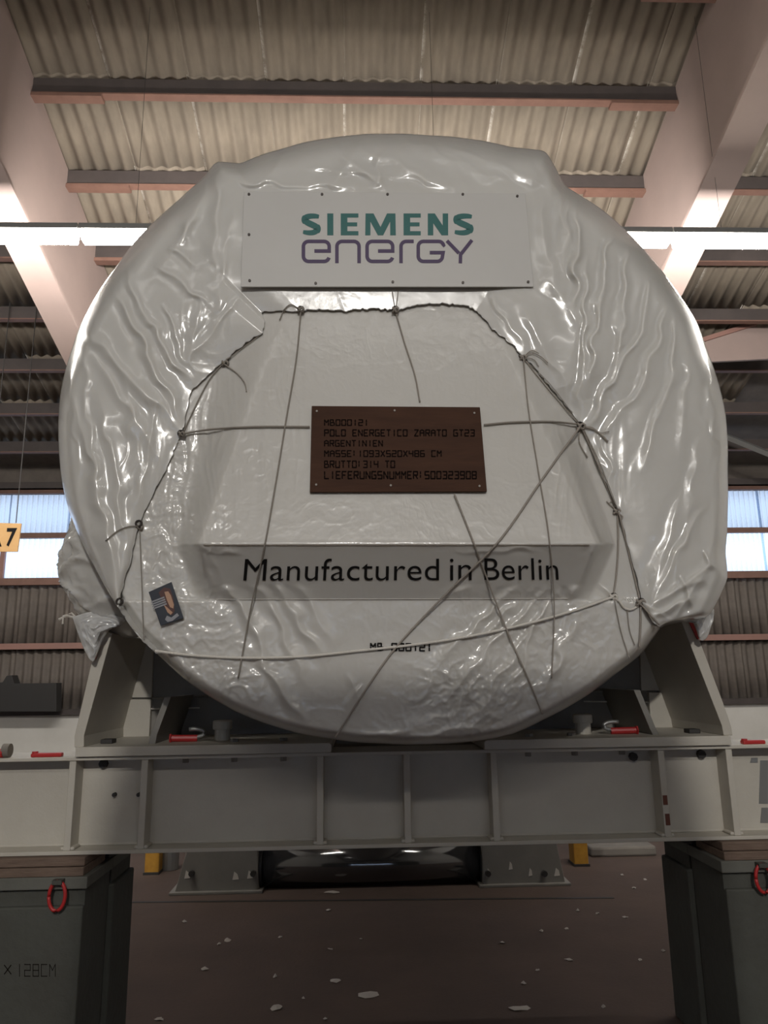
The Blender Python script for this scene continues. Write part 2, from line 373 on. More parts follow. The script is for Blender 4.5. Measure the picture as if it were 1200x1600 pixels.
RR = np.convolve(np.r_[RR[-5:], RR, RR[:5]], ker, 'valid')
RR = RR+.5*(vn(TH*14+40, TH*0)-.5)*2
a, r = polar(OPEN+OPENR[1:])
RO = np.interp(TH, a, r, period=2*math.pi)
amin = math.atan2(1022-CY, 246-CX); amax = math.atan2(975-CY, 1020-CX)   # between these (downwards) no outer tarpaulin
low = (TH > amax) & (TH < amin)
RO = np.where(low, RR, np.minimum(RO, RR*.999))
def lerp(a, b, t): return a+(b-a)*t
def clamp(x, a=0., b=1.): return np.minimum(np.maximum(x, a), b)
def sstep(x): x = clamp(x); return x*x*(3-2*x)
def prot(px, py):
    """how far the wrapped box inside pushes the film forward (metres)"""
    ramp = np.where(py < 850, .06+.30*clamp((py-486)/364), np.where(py < 938, .36-.28*clamp((py-850)/88)**1.0, .08-.07*clamp((py-938)/200)))
    t = clamp((py-486)/364)
    xl = lerp(452, 312, t)+np.where(py > 850, (py-850)*.35, 0); xr = lerp(758, 930, t)-np.where(py > 850, (py-850)*.42, 0)
    s = sstep((px-(xl-95*(1-.62*t)))/(95*(1-.62*t)))*sstep(((xr+80*(1-.6*t))-px)/(80*(1-.6*t)))
    s = np.where(py > 938, 1, s)
    return .02+(ramp-.02)*s
# fold lines: (x0, y0, x1, y1, half width px, height m)
FO = [(120,500,285,672,13,.035),(190,470,287,660,9,.04),(205,430,232,500,8,.03),(230,498,291,590,7,.03),(255,480,292,560,5,.02),(150,560,250,720,12,.02),(130,540,150,780,10,.018),(112,600,180,900,12,.03),
 (108,560,124,760,6,.02),(160,640,215,930,12,.02),(200,600,225,800,10,.012),(240,640,205,860,9,.014),(285,690,245,780,6,.012),
 (345,262,330,420,14,.045),(338,258,280,380,12,.03),(345,262,400,285,14,.03),(300,330,250,430,14,.02),(265,390,310,420,7,.02),(250,420,320,470,8,.02),(360,330,340,480,14,.02),(310,470,300,600,10,.015),(370,470,300,560,10,.015),
 (520,225,600,292,10,.02),(560,222,520,290,12,.022),(560,232,700,290,12,.025),(450,240,400,292,14,.022),(640,220,790,288,12,.025),(690,225,850,290,13,.03),(480,260,640,275,8,.012),(380,285,560,290,8,.018),(600,240,580,290,7,.015),
 (852,240,868,300,11,.045),(868,290,905,440,12,.03),(905,310,899,480,8,.035),(893,300,880,420,10,.02),(955,365,935,470,8,.035),(940,470,915,610,8,.035),(915,420,905,660,6,.03),(978,390,965,560,7,.03),(965,560,918,655,8,.03),(1012,440,1000,520,6,.025),(1000,520,922,660,8,.03),
 (1040,490,1010,590,8,.028),(1010,590,940,690,9,.02),(1060,500,1045,600,7,.028),(1045,600,1005,720,9,.02),(1090,520,1122,640,8,.035),(1075,560,1060,700,9,.015),(1104,560,1126,720,6,.03),(1125,700,1110,880,8,.02),(1090,700,1060,900,14,.018),(1060,780,1012,935,12,.018),(1095,800,1015,940,10,.022),
 (920,690,975,800,7,.02),(940,690,1000,930,8,.016),(1015,940,1110,905,9,.03),(1020,955,1090,935,8,.03),(1050,930,1120,880,9,.03),(1060,960,1105,900,8,.03),(1100,860,1135,905,8,.03),(1070,900,1085,955,6,.025),
 (820,480,905,640,12,.018),(770,460,820,550,10,.018),(840,420,900,500,12,.018),(850,330,860,450,12,.02)]
FI = [(322,862,400,985,11,.028),(400,985,420,1040,9,.02),(420,900,500,1015,11,.024),(415,1040,470,1120,9,.024),(370,880,440,970,10,.018),(330,860,470,900,8,.015),(430,960,480,1060,8,.015),(455,900,520,1000,12,.015),
 (835,935,700,1090,8,.02),(800,920,690,1030,10,.02),(800,945,760,1000,6,.02),(860,940,740,1120,8,.02),(770,880,700,930,10,.015),(720,860,830,860,6,.01),(850,945,800,1090,7,.015),(900,960,860,1060,12,.012),(925,860,895,940,10,.02),
 (890,1000,850,1080,9,.01),(560,1070,540,1100,5,.008),(545,1060,560,1110,5,.008),(640,1145,740,1140,6,.015),(560,1150,680,1130,6,.01),(930,900,960,930,6,.015)]
def ridges(px, py, L, seed=0):
    out = np.zeros_like(px)
    wx = px+7*(vn(px/28+seed, py/28)-.5)*2; wy = py+7*(vn(px/28+50, py/28+seed)-.5)*2
    for (x0, y0, x1, y1, w, h) in L:
        dx, dy = x1-x0, y1-y0; l = math.hypot(dx, dy); ux, uy = dx/l, dy/l
        t = ((wx-x0)*ux+(wy-y0)*uy)/l; d = (wx-x0)*-uy+(wy-y0)*ux
        w2 = .8*w*(.65+.5*np.clip(t, 0, 1))
        env = clamp((t+.12)/.25)*clamp((1.15-t)/.3)
        out = out+h*env*(np.exp(-np.abs(d/w2)**1.35)-.45*np.exp(-((d-1.9*w2)/(1.2*w2))**2))
    return out
def blob(px, py, x, y, rx, ry): return np.exp(-(((px-x)/rx)**2+((py-y)/ry)**2)**1.5)
def disp_in(px, py):
    below = sstep((py-852)/10)
    edge = sstep(1-np.abs(py-851)/8)
    m = .0015+.012*blob(px, py, 290, 930, 75, 150)+.022*blob(px, py, 740, 1090, 95, 65)+.013*blob(px, py, 330, 1060, 110, 60)+.008*blob(px, py, 880, 1000, 110, 110)+.006*blob(px, py, 255, 830, 50, 140)+.003*blob(px, py, 600, 1130, 220, 35)+.006*blob(px, py, 780, 960, 80, 60)
    d = m*(crumple(px, py, 34, 4)-.35)*1.3+m*.6*(crumple(px, py, 15, 3)-.35)
    # pleats hanging on both sides of the smooth middle
    mv = blob(px, py, 360, 690, 90, 95)+.8*blob(px, py, 300, 800, 40, 150)+.8*blob(px, py, 880, 700, 50, 120)+.35*blob(px, py, 455, 560, 30, 200)+.25*blob(px, py, 800, 620, 70, 100)
    pl = 1-np.abs(2*vn(px/9+2*vn(px/40, py/60), py/75)-1)
    d = d+.0075*mv*(pl-.3)+.003*mv*crumple(px, py, 18, 2)
    d = d+.004*edge*(vn(px/22, py/300)-.3)
    txt = 1-.9*sstep(clamp(3-np.maximum(np.abs(px-626)/262, np.abs(py-891)/21)*2))     # the printed strip is stretched flat
    return (d+ridges(px, py, FI, 3))*txt
def disp_out(px, py, t):
    m = .003+.010*blob(px, py, 1080, 930, 70, 50)+.010*blob(px, py, 300, 520, 50, 120)+.006*blob(px, py, 620, 250, 260, 40)+.006*blob(px, py, 230, 800, 45, 200)+.006*blob(px, py, 910, 420, 60, 180)+.005*blob(px, py, 940, 620, 50, 90)
    flatb = 1-.93*clamp(1.5-np.maximum(np.abs(px-605)/240, np.abs(py-374)/78)*1.25)
    d = .34*m*(crumple(px, py, 60, 4)-.35)*1.5
    pl = 1-np.abs(2*vn(px/13+2.5*vn(px/50, py/50), py/120)-1)
    d = d+.006*(blob(px, py, 235, 720, 50, 120)+.7*blob(px, py, 940, 640, 60, 180)+.6*blob(px, py, 310, 500, 50, 90))*(pl-.3)
    return (d+ridges(px, py, FO, 9)*.8*np.minimum(1, .4+2.5*clamp(t)))*clamp(flatb)
def inY(px, py): return YF-prot(px, py)-disp_in(px, py)
def openr(th): return np.interp(th, TH, RO, period=2*math.pi)
def rimr(th): return np.interp(th, TH, RR, period=2*math.pi)
def outY(px, py):
    th = np.arctan2(py-CY, px-CX); r = np.hypot(px-CX, py-CY); ro = openr(th); rr = rimr(th)
    t = clamp((r-ro)/np.maximum(rr-ro, 8))
    bx = CX+(px-CX)/np.maximum(r, 1)*ro; by = CY+(py-CY)/np.maximum(r, 1)*ro
    p = prot(bx, by)*(1-t)**1.3+.022+.06*np.sin(math.pi*t)
    rnd = .22*clamp((t-.86)/.14)**2.4
    return YF-p+rnd-disp_out(px, py, t)*(1-.85*clamp((t-.8)/.2))
def faceY(px, py):
    px = np.asarray(px, float); py = np.asarray(py, float)
    th = np.arctan2(py-CY, px-CX); r = np.hypot(px-CX, py-CY)
    lo = (th > amax) & (th < amin)
    return np.where((r > openr(th)) & ~lo, outY(px, py), inY(px, py))
def onface(px, py, off=.004):
    return D(px, py, faceY(px, py)-off)
def gridmesh(name, P, mt, parent, closed=True):
    nr, nt = P.shape[:2]; V = P.reshape(-1, 3)
    i, j = np.meshgrid(np.arange(nr-1), np.arange(nt if closed else nt-1), indexing='ij'); i = i.ravel(); j = j.ravel(); k = (j+1) % nt
    Fc = np.stack([i*nt+j, i*nt+k, (i+1)*nt+k, (i+1)*nt+j], 1)
    me = bpy.data.meshes.new(name); me.vertices.add(len(V)); me.vertices.foreach_set('co', V.astype(np.float32).ravel())
    me.loops.add(Fc.size); me.loops.foreach_set('vertex_index', Fc.ravel().astype(np.int32))
    me.polygons.add(len(Fc)); me.polygons.foreach_set('loop_start', np.arange(0, Fc.size, 4).astype(np.int32)); me.polygons.foreach_set('loop_total', np.full(len(Fc), 4, np.int32))
    me.polygons.foreach_set('use_smooth', np.ones(len(Fc), bool)); me.update(calc_edges=True); me.validate(); me.materials.append(mt)
    return link(name, me, parent)
turb = empty('wrapped_cylinder', D(615, 1160, 4.6), 'huge cylindrical machine part wrapped in white plastic film on the steel cradle', 'machine')
# inner film : centre to opening (to the rim at the bottom)
NRi = 250
t = np.linspace(0.004, 1, NRi)[:, None]
Rend = np.where(low, RR, np.minimum(RO*1.05, RR*.996))[None, :]
rad = t*Rend
px = CX+rad*np.cos(TH); py = CY+rad*np.sin(TH)
Y = inY(px, py)
rnd = np.where(low[None, :], .16*clamp((t-.965)/.035)**2.2, .10*clamp((t-.968)/.032))
Y = Y+rnd
P = D(px, py, Y)
c = D(CX, CY, float(inY(np.array([CX]), np.array([CY]))[0]))
P = np.concatenate([np.tile(c, (1, NT, 1)), P], 0)
# roll back under the rim so the drum has depth there
ring = P[-1:].copy()
cen = np.array([XZ(612, 690, YF)[0], YF, 4.20])
back = []
for dy, sc in ((.06, .995), (.15, .985), (.35, .975)):
    q = ring.copy(); q[..., 0] = cen[0]+(q[..., 0]-cen[0])*sc; q[..., 2] = cen[2]+(q[..., 2]-cen[2])*sc; q[..., 1] = q[..., 1]+dy; back.append(q)
P = np.concatenate([P]+[np.where(low[None, :, None], q, q*0+ring) for q in back], 0)
gridmesh('inner_film', P, M['sheet'], turb)
# outer tarpaulin
NRo = 170
t = np.linspace(0, 1, NRo)[:, None]
idx = np.where(~low)[0]
# order angles continuously: from amin up over the left, the top, to amax
start = np.where((TH >= amin))[0]; order = np.r_[start, np.where(TH <= amax)[0]]
th = TH[order]; ro = RO[order]; rr = RR[order]
wob = 2.5*(vn(th*60, th*0+3)-.5)*2
rad = ro[None, :]+(wob*.6)[None, :]*(1-t)+(rr-ro)[None, :]*t
px = CX+rad*np.cos(th); py = CY+rad*np.sin(th)
P = D(px, py, outY(px, py))
hem = D(px[:1], py[:1], outY(px[:1], py[:1])+.018)
P = np.concatenate([hem, P], 0)
ring = P[-1:].copy(); ring[..., 1] = ring[..., 1]
backs = []
for dy, sc in ((.03, 1.0), (.12, .992), (.4, .975), (1.2, .965), (4., .965), (9., .965)):
    q = ring.copy(); q[..., 0] = cen[0]+(q[..., 0]-cen[0])*sc; q[..., 2] = cen[2]+(q[..., 2]-cen[2])*sc; q[..., 1] = q[..., 1]+dy; backs.append(q)
P = np.concatenate([P]+backs, 0)
ot = gridmesh('outer_tarpaulin', P, M['film'], turb, closed=False)
# the drum body itself behind the face
n = 96; zc = (XZ(612, 690, YF)[0], 4.20); R = 1.98
v = []; f = []
for yy in (4.75, 13.3):
    for k in range(n): w = 2*math.pi*k/n; v.append((zc[0]+R*math.cos(w), yy, zc[1]-.03+R*math.sin(w)))
f = [(k, (k+1) % n, n+(k+1) % n, n+k) for k in range(n)]+[tuple(range(n-1, -1, -1)), tuple(range(n, 2*n))]
rawmesh('drum_body', v, f, M['film'], turb, False)

# lumps of film over the trunnions on both sides
def lump(name, cx_, cz_, cy_, rx, ry, rz, seed):
    U = np.linspace(0, 2*math.pi, 120, endpoint=False)[None, :]; Vv = np.linspace(.02, math.pi-.02, 90)[:, None]
    x = np.sin(Vv)*np.cos(U); y = np.sin(Vv)*np.sin(U); z = np.cos(Vv)*np.ones_like(U)
    k = 1+.16*(crumple(np.arctan2(y, x)*120+500+seed, z*160+300, 60, 3)-.4)*np.sin(Vv)
    pinch = 1-.35*clamp(-z)**2
    X = cx_+rx*np.sign(x)*np.abs(x)**.8*k*pinch; Yy = cy_+ry*y*k; Z = cz_+rz*np.sign(z)*np.abs(z)**.9
    return gridmesh(name, np.stack([X, Yy, Z], -1), M['film'], turb)
xa, za = XZ(92, 860, 5.5); zb = XZ(92, 782, 5.5)[1]; zd = XZ(140, 985, 5.5)[1]
lump('side_drape', xa+.52, (zb+zd)/2-.02, 5.5, .44, .55, (zb-zd)/2+.04, 3)
xa, za = XZ(1133, 870, 5.5)
lump('side_drape', xa-.56, (zb+zd)/2, 5.5, .44, .55, (zb-zd)/2, 90)
def sheet(name, pts, Y0, mt, parent, amp=.03, yoff=None, sub=26):
    """a loose torn piece of film filling a pixel outline fan-wise"""
    c0 = np.mean(np.array(pts, float), 0); P = []
    ring = np.array(spline(pts+[pts[0]], 5)[:-1])
    for k in range(sub+1):
        s = k/sub; q = c0+(ring-c0)*s
        Yv = Y0-amp*(crumple(q[:, 0], q[:, 1], 16, 3)-.3)*2-.05*(1-s*s)
        P.append(D(q[:, 0], q[:, 1], Yv))
    o = gridmesh(name, np.array(P), mt, parent)
    so = o.modifiers.new('thick', 'SOLIDIFY'); so.thickness = .006
    return o
sheet('film_flap', [(113,964),(150,955),(194,966),(190,976),(172,984),(160,1002),(146,1033),(134,1020),(124,996)], 5.12, M['film'], turb, .03)
sheet('film_flap', [(1040,966),(1080,955),(1114,950),(1112,975),(1104,997),(1094,1000),(1088,985),(1078,968)], 5.12, M['film'], turb, .03)
MB().tube([D(92, 968, 5.2), D(104, 962, 5.2), D(120, 966, 5.2)], .008, 5).build('loose_film_strand', M['rope_white'], turb)
MB().tube([D(98, 975, 5.2), D(99, 962, 5.2), D(112, 958, 5.2), D(122, 968, 5.2)], .007, 5).build('loose_film_strand', M['rope_white'], turb)

# lettering printed on the box underside : mapped onto the film
def decal(name, s, quad, mt, parent, off=.006, bold=0., spacing=1., vf=None):
    v, f = vf if vf else textmesh(s, bold, spacing)
    q = quadmap(v, quad); P = onface(q[:, 0], q[:, 1], off)
    return rawmesh(name, P, f, mt, parent)
for w_, q_ in (('Manufactured', [(380,907.5),(686,907),(686,872.5),(383,873)]), ('in', [(703,907),(737,906.5),(737,873),(703,873)]), ('Berlin', [(757,906.5),(873,906),(871,872),(757,872.5)])):
    decal('lettering', w_, q_, M['ink'], turb, .006, -.004, 1.02)
# hairline bottom edge of the printed strip
MB().tube([onface(x, 936+(x-600)*-.002, .004) for x in range(338, 893, 9)], .0022, 4).build('strip_edge', M['hem'], turb)
MB().tube([onface(x, 851.5, .003) for x in range(318, 930, 9)], .003, 4).build('shelf_seam', M['rope'], turb)

# stencil alphabet on a 4 x 6 grid (strokes), broken like a cut stencil
G = {'0':['00-06','40-46','00-40','06-46'],'1':['20-26'],'2':['06-46','46-43','43-03','03-00','00-40'],'3':['06-46','46-40','40-00','13-43'],'4':['06-03','03-43','46-40'],
 '5':['46-06','06-03','03-43','43-40','40-00'],'6':['46-06','06-00','00-40','40-43','43-03'],'8':['00-06','40-46','00-40','06-46','03-43'],'9':['40-46','46-06','06-03','03-43','40-00'],
 'M':['00-06','40-46','06-23','46-23'],'B':['00-06','00-30','06-36','03-33','36-33','40-43'],'P':['00-06','06-46','46-43','43-03'],'O':['00-06','40-46','00-40','06-46'],'L':['06-00','00-40'],
 'E':['00-06','00-40','03-33','06-46'],'N':['00-06','06-40','40-46'],'R':['00-06','06-46','46-43','43-03','23-40'],'G':['46-06','06-00','00-40','40-43','43-23'],'T':['06-46','20-26'],
 'I':['20-26'],'C':['46-06','06-00','00-40'],'Z':['06-46','46-00','00-40'],'A':['00-05','05-26','26-45','45-40','03-43'],'S':['46-06','06-03','03-43','43-40','40-00'],
 'X':['00-46','06-40'],'U':['06-00','00-40','40-46'],'F':['00-06','06-46','03-33'],':':['11-13','14-16'],'7':['06-46','46-10'],'H':['00-06','40-46','03-43']}
def stencil(lines, mono=6.0, th=.85, gap=.28, height=6):
    """list of (text, row top y); returns verts (grid units) and faces"""
    V = []; Fc = []
    for s, x0, y0 in lines:
        x = x0
        for ch in s:
            for st in G.get(ch, []):
                a = np.array([int(st[0]), int(st[1])], float); b_ = np.array([int(st[3]), int(st[4])], float)
                d = b_-a; l = np.hypot(*d); u = d/l; w = np.array([-u[1], u[0]])*th/2
                e = .25 if l > 1.5 else 0
                segs = [(a-u*e, b_+u*e)]
                if l >= 5.5: mid = (a+b_)/2; segs = [(a-u*e, mid-u*gap/2), (mid+u*gap/2, b_+u*e)]
                for (p, q) in segs:
                    n = len(V); off = np.array([x, y0])
                    V += [p-w+off, q-w+off, q+w+off, p+w+off]; Fc.append((n, n+1, n+2, n+3))
            x += mono if ch not in 'I1:' else mono*.95
    return np.array(V), Fc
v, f = stencil([('MB 000121', 0, 0)], th=1.3); v = (v-v.min(0))/(v.max(0)-v.min(0))
_o = decal('stencilled_number', '', [(578,1017),(672,1018),(672,1005),(578,1004)], M['ink'], turb, .008, vf=(v, f)); _o['kind'] = 'stuff'
# eyelets along the laced edge
EY = [(470,483),(618,483),(352,565),(283,677),(217,818),(187,940),(816,556),(907,664),(964,798),(959,932),(1002,940)]
for (x, y) in EY:
    c0 = Vector(onface(x, y, .012)); pts = [c0+Vector((.018*math.cos(w), 0, .018*math.sin(w))) for w in np.linspace(0, 2*math.pi, 13)]
    MB().tube(pts, .007, 6, False).build('eyelet', M['darkscrew'], turb)

# ------------------------------------------------------------------ ropes
def rope(pts, r, mt, label, off=.012, group=None, frac=5, tail=None):
    q = np.array(spline(pts, 14)); P = onface(q[:, 0], q[:, 1], off)
    # the rope is taut: it bridges the dips of the film instead of following them
    k = 7
    Yv = P[:, 1].copy()
    for _ in range(8):
        sm = np.convolve(np.r_[[Yv[0]]*3, Yv, [Yv[-1]]*3], np.ones(k)/k, 'valid'); Yv = np.minimum(Yv, sm)
    P = D(q[:, 0], q[:, 1], np.minimum(Yv, P[:, 1]))
    o = MB().tube(P, r, 6).build('rope', M[mt], None, smooth=True)
    tag(o, label, 'rope', group)
    for (tp, tr) in (tail or []):
        qq = np.array(spline(tp, 6)); MB().tube(onface(qq[:, 0], qq[:, 1], off), tr, 5).build('frayed_end', M[mt], o, smooth=True)
    return o
def knot(o, x, y, r=.022, mt='rope'):
    c0 = Vector(onface(x, y, .02)); pts = []
    for w in np.linspace(0, 4*math.pi, 30): pts.append(c0+Vector((r*math.sin(w), -.012*math.cos(1.5*w), r*.7*math.sin(1.5*w+.6))))
    MB().tube(pts, .007, 5).build('knot', M[mt], o, smooth=True)
r1 = rope([(284,678),(330,671),(400,667),(484,667)], .0065, 'rope_dark', 'dark rope stretched level from left eyelet to the brown plywood board', tail=None); knot(r1, 284, 678, .015, 'rope_dark')
r2 = rope([(756,664),(800,660),(860,659),(905,663)], .0065, 'rope_dark', 'dark rope stretched level from the brown plywood board to the right eyelet')
r3 = rope([(907,666),(850,745),(780,845),(700,925),(620,1010),(570,1080),(524,1152)], .0065, 'rope', 'grey rope running diagonally from right eyelet down to the bottom rim', tail=[([(907,666),(930,672),(950,690)], .006), ([(908,666),(925,668),(938,676),(952,674)], .003), ([(908,666),(905,690),(918,715)], .004)]); knot(r3, 908, 666, .022)
r4 = rope([(470,486),(463,560),(448,650),(430,760),(412,860),(392,950),(372,1060)], .005, 'rope_dark', 'thin dark cord hanging from the upper left eyelet down across the shelf edge', tail=[([(470,484),(455,476),(444,484),(437,500)], .004)]); knot(r4, 470, 484, .016, 'rope_dark')
r5 = rope([(618,486),(632,535),(648,585),(656,628)], .005, 'rope', 'pale cord hanging from middle eyelet to the top of the brown board', tail=[([(618,484),(615,468),(613,455)], .003), ([(618,484),(621,466),(622,456)], .003)]); knot(r5, 618, 484, .018)
r6 = rope([(710,772),(735,835),(752,880),(790,980),(825,1060),(848,1116)], .0055, 'rope', 'grey cord from under the brown board slanting right to the bottom rim')
r7 = rope([(818,558),(826,640),(842,740),(858,840),(866,950),(862,1060)], .004, 'rope', 'thin grey cord hanging straight down from the upper right eyelet', tail=[([(818,558),(832,552),(846,558),(856,567)], .003), ([(818,558),(834,562),(842,573)], .003), ([(818,558),(830,548),(842,552)], .003)]); knot(r7, 817, 559, .018)
rope([(818,560),(850,600),(880,635),(906,664)], .004, 'rope', 'short grey cord lacing upper right eyelet to the level-rope eyelet', tail=[([(818,560),(862,603),(907,664)], .0025)])
rope([(909,668),(930,715),(948,760),(964,798)], .005, 'rope', 'short grey cord lacing the level-rope eyelet to the eyelet right below it', tail=[([(911,668),(938,725),(966,798)], .003)])
r8 = rope([(965,800),(966,850),(963,900),(958,932)], .0055, 'rope', 'grey cord, left one of the pair running down from the low right eyelet', tail=[([(965,798),(955,790),(948,783)], .004), ([(965,798),(957,784),(952,786)], .003), ([(965,800),(973,808),(969,813)], .004)]); knot(r8, 964, 799, .018)
rope([(967,800),(978,845),(990,895),(1000,938)], .0055, 'rope', 'grey cord, right one of the pair running down from the low right eyelet')
r9 = rope([(242,1017),(300,1024),(380,1028),(470,1026),(560,1017),(650,1007),(740,993),(830,973),(900,953),(957,933)], .0085, 'rope_white', 'thick white rope slung across the lower face over the stencilled number'); knot(r9, 958, 933, .02, 'rope_white')
r10 = rope([(958,933),(968,940),(976,950),(988,952),(1002,942)], .007, 'rope_white', 'short white rope loop between the two lowest right eyelets'); knot(r10, 1001, 942, .024, 'rope')
rope([(1002,945),(1014,958),(1030,976)], .006, 'rope', 'short grey cord from lowest right eyelet to the rim, under the film flap')
rope([(1001,946),(1001,975),(999,1012)], .006, 'rope', 'short grey cord hanging straight down from lowest right eyelet to the rim')
rope([(960,936),(970,985),(984,1030)], .003, 'rope', 'thin cord hanging from the white rope knot at lower right')
rope([(980,952),(984,985),(992,1008)], .003, 'rope', 'thin cord hanging from the white rope loop at lower right')
r11 = rope([(286,676),(310,625),(328,592),(350,566)], .004, 'rope_dark', 'short dark cord lacing the tarpaulin edge at upper left'); knot(r11, 352, 568, .018, 'rope_dark')
rope([(352,570),(370,583),(382,598),(385,612)], .004, 'rope', 'short loose cord end dangling from upper left eyelet')
rope([(350,565),(380,543),(410,521)], .003, 'rope_dark', 'thin dark cord along the upper left torn tarpaulin edge')
r12 = rope([(218,824),(221,900),(223,960),(225,1000)], .003, 'rope_dark', 'thin cord hanging straight down from low left eyelet beside the photo print', tail=[([(217,822),(200,823),(183,830),(165,845)], .004)]); knot(r12, 218, 824, .014)

# ------------------------------------------------------------------ boards
def slab(corners, Ys, thick, mt, name, parent):
    """corners: bl, br, tr, tl pixels with their depths"""
    P = [D(x, y, yy) for (x, y), yy in zip(corners, Ys)]
    return MB().prism(P, (0, thick, 0)).build(name, mt, parent, bevel=.003), P
def onslab(P, uv, off=.003):
    u, v = uv[:, :1], uv[:, 1:2]
    q = (1-u)*(1-v)*P[0]+u*(1-v)*P[1]+u*v*P[2]+(1-u)*v*P[3]; q = q.copy(); q[:, 1] -= off; return q
def px2uv(P, corners, pts):
    """invert the corner quad roughly (it is almost a parallelogram)"""
    pts = np.array(pts, float); q = np.array(corners, float); uv = np.full((len(pts), 2), .5)
    for _ in range(12):
        cur = quadmap(uv, q); e = pts-cur
        du = (q[1]-q[0])*(1-uv[:, 1:])+(q[2]-q[3])*uv[:, 1:]; dv = (q[3]-q[0])*(1-uv[:, :1])+(q[2]-q[1])*uv[:, :1]
        det = du[:, 0]*dv[:, 1]-du[:, 1]*dv[:, 0]
        uv = uv+np.stack([(e[:, 0]*dv[:, 1]-e[:, 1]*dv[:, 0])/det, (du[:, 0]*e[:, 1]-du[:, 1]*e[:, 0])/det], 1)
    return uv
c1 = [(376,448),(834,448),(821,302),(381,299)]
_bx, _by = np.meshgrid(np.linspace(378, 832, 40), np.linspace(302, 446, 20)); _q = outY(_bx, _by); Y1 = [float(_q[10:].min())-.018]*2+[float(_q[:10].min())-.018]*2; print('board', Y1, _q.max())
sb = empty('sign_board', D(605, 448, 4.28), 'large white sign board with green and purple company lettering on the film', 'sign')
_, P1 = slab(c1, Y1, .012, M['board'], 'board', sb)
def flat(name, v, f, corners, P, mt, parent, off=.0012):
    return rawmesh(name, onslab(P, px2uv(P, corners, v), off), f, mt, parent)
# SIEMENS : heavy letters one by one
def heavy(ch, w, h=1.0):
    st = .30
    if ch == 'I': return [[(0,0),(st,0),(st,1),(0,1)]], st
    if ch == 'E': return [[(0,0),(st,0),(st,1),(0,1)], [(st,0),(w,0),(w,.19),(st,.19)], [(st,.41),(w*.93,.41),(w*.93,.59),(st,.59)], [(st,.81),(w,.81),(w,1),(st,1)]], w
    if ch == 'M': return [[(0,0),(.24,0),(.24,.62),(.24,1),(.02,1)], [(w-.26,0),(w,0),(w-.02,1),(w-.26,1),(w-.26,.62)], [(.24,1),(.24,.62),(w/2-.12,0),(w/2+.12,0),(w/2,.38),(.38,1)], [(w/2,.38),(w/2+.12,0),(w-.26,.62),(w-.26,1),(w-.40,1)]], w
    if ch == 'N': return [[(0,0),(.25,0),(.25,1),(0,1)], [(w-.25,0),(w,0),(w,1),(w-.25,1)], [(.25,1),(.25,.55),(w-.30,0),(w-.25,0),(w-.25,.45),(.32,1)]], w
def slet(w):
    """S as a thick centre-line stroke"""
    pts = [(w*.96,.88),(w*.74,.91),(w*.45,.905),(w*.2,.84),(w*.16,.70),(w*.3,.59),(w*.6,.47),(w*.82,.36),(w*.84,.22),(w*.66,.115),(w*.36,.09),(w*.03,.13)]
    q = spline(pts, 6); wd = [.085+.07*math.sin(math.pi*i/(len(q)-1))**.6 for i in range(len(q))]
    V = []; Fc = []
    for i, p in enumerate(q):
        t_ = q[min(i+1, len(q)-1)]-q[max(i-1, 0)]; t_ = t_/np.hypot(*t_); nrm = np.array([-t_[1], t_[0]])
        k = wd[i] if abs(t_[0]) > abs(t_[1]) else wd[i]*1.25
        V += [p+nrm*k, p-nrm*k]
        if i: Fc.append((2*i-2, 2*i-1, 2*i+1, 2*i))
    return V, Fc
letters = [('S',470,500),('I',510,519.5),('E',531,558.5),('M',569,617),('E',629,656),('N',667,699),('S',707,739)]
top, bot = 334.5, 369
for ch, xa, xb in letters:
    asp = (xb-xa)/(bot-top)
    if ch == 'S': V, Fc = slet(asp)
    else:
        polys, w_ = heavy(ch, asp); V = []; Fc = []
        for p in polys: n = len(V); V += p; Fc.append(tuple(range(n, n+len(p))))
    V = np.array(V, float); 
    V = (V-V.min(0))/(V.max(0)-V.min(0))
    pxl = np.stack([xa+V[:, 0]*(xb-xa), bot-V[:, 1]*(bot-top)], 1)
    flat('letter', pxl, Fc, c1, P1, M['green'], sb)
# energy : even rounded stroke letters
def arcpt(cx_, cy_, r, a0, a1, n=6): return [(cx_+r*math.cos(math.radians(a0+(a1-a0)*i/n)), cy_+r*math.sin(math.radians(a0+(a1-a0)*i/n))) for i in range(n+1)]
def rstroke(pts, w):
    V = []; Fc = []; q = [np.array(p, float) for p in pts]
    for i, p in enumerate(q):
        if 0 < i < len(q)-1:
            a_ = q[i]-q[i-1]; b_ = q[i+1]-q[i]; a_ = a_/np.hypot(*a_); b_ = b_/np.hypot(*b_); t_ = a_+b_; t_ = t_/np.hypot(*t_); k = 1/max(.5, (a_@t_))
        else: t_ = q[1]-q[0] if i == 0 else q[-1]-q[-2]; t_ = t_/np.hypot(*t_); k = 1
        nrm = np.array([-t_[1], t_[0]])*w/2*k; V += [p+nrm, p-nrm]
        if i: Fc.append((2*i-2, 2*i-1, 2*i+1, 2*i))
    return V, Fc
T_, B_ = 378.5, 409.5; wd = 5.6; rr_ = 8
def e_letter(x0, x1):
    m_ = 393.5
    return [[(x0+17, m_), (x1, m_), (x1, T_+rr_)]+arcpt(x1-rr_, T_+rr_, rr_, 0, -90)[1:]+arcpt(x0+rr_, T_+rr_, rr_, -90, -180)+arcpt(x0+rr_, B_-rr_, rr_, 180, 90)+arcpt(x1-rr_, B_-rr_, rr_, 90, 15)]
def en(L):
    for strokes in L:
        V = []; Fc = []
        for s in strokes:
            v_, f_ = rstroke(s, wd); n = len(V); V += v_; Fc += [tuple(i+n for i in q) for q in f_]
        flat('letter', np.array(V), Fc, c1, P1, M['purple'], sb)
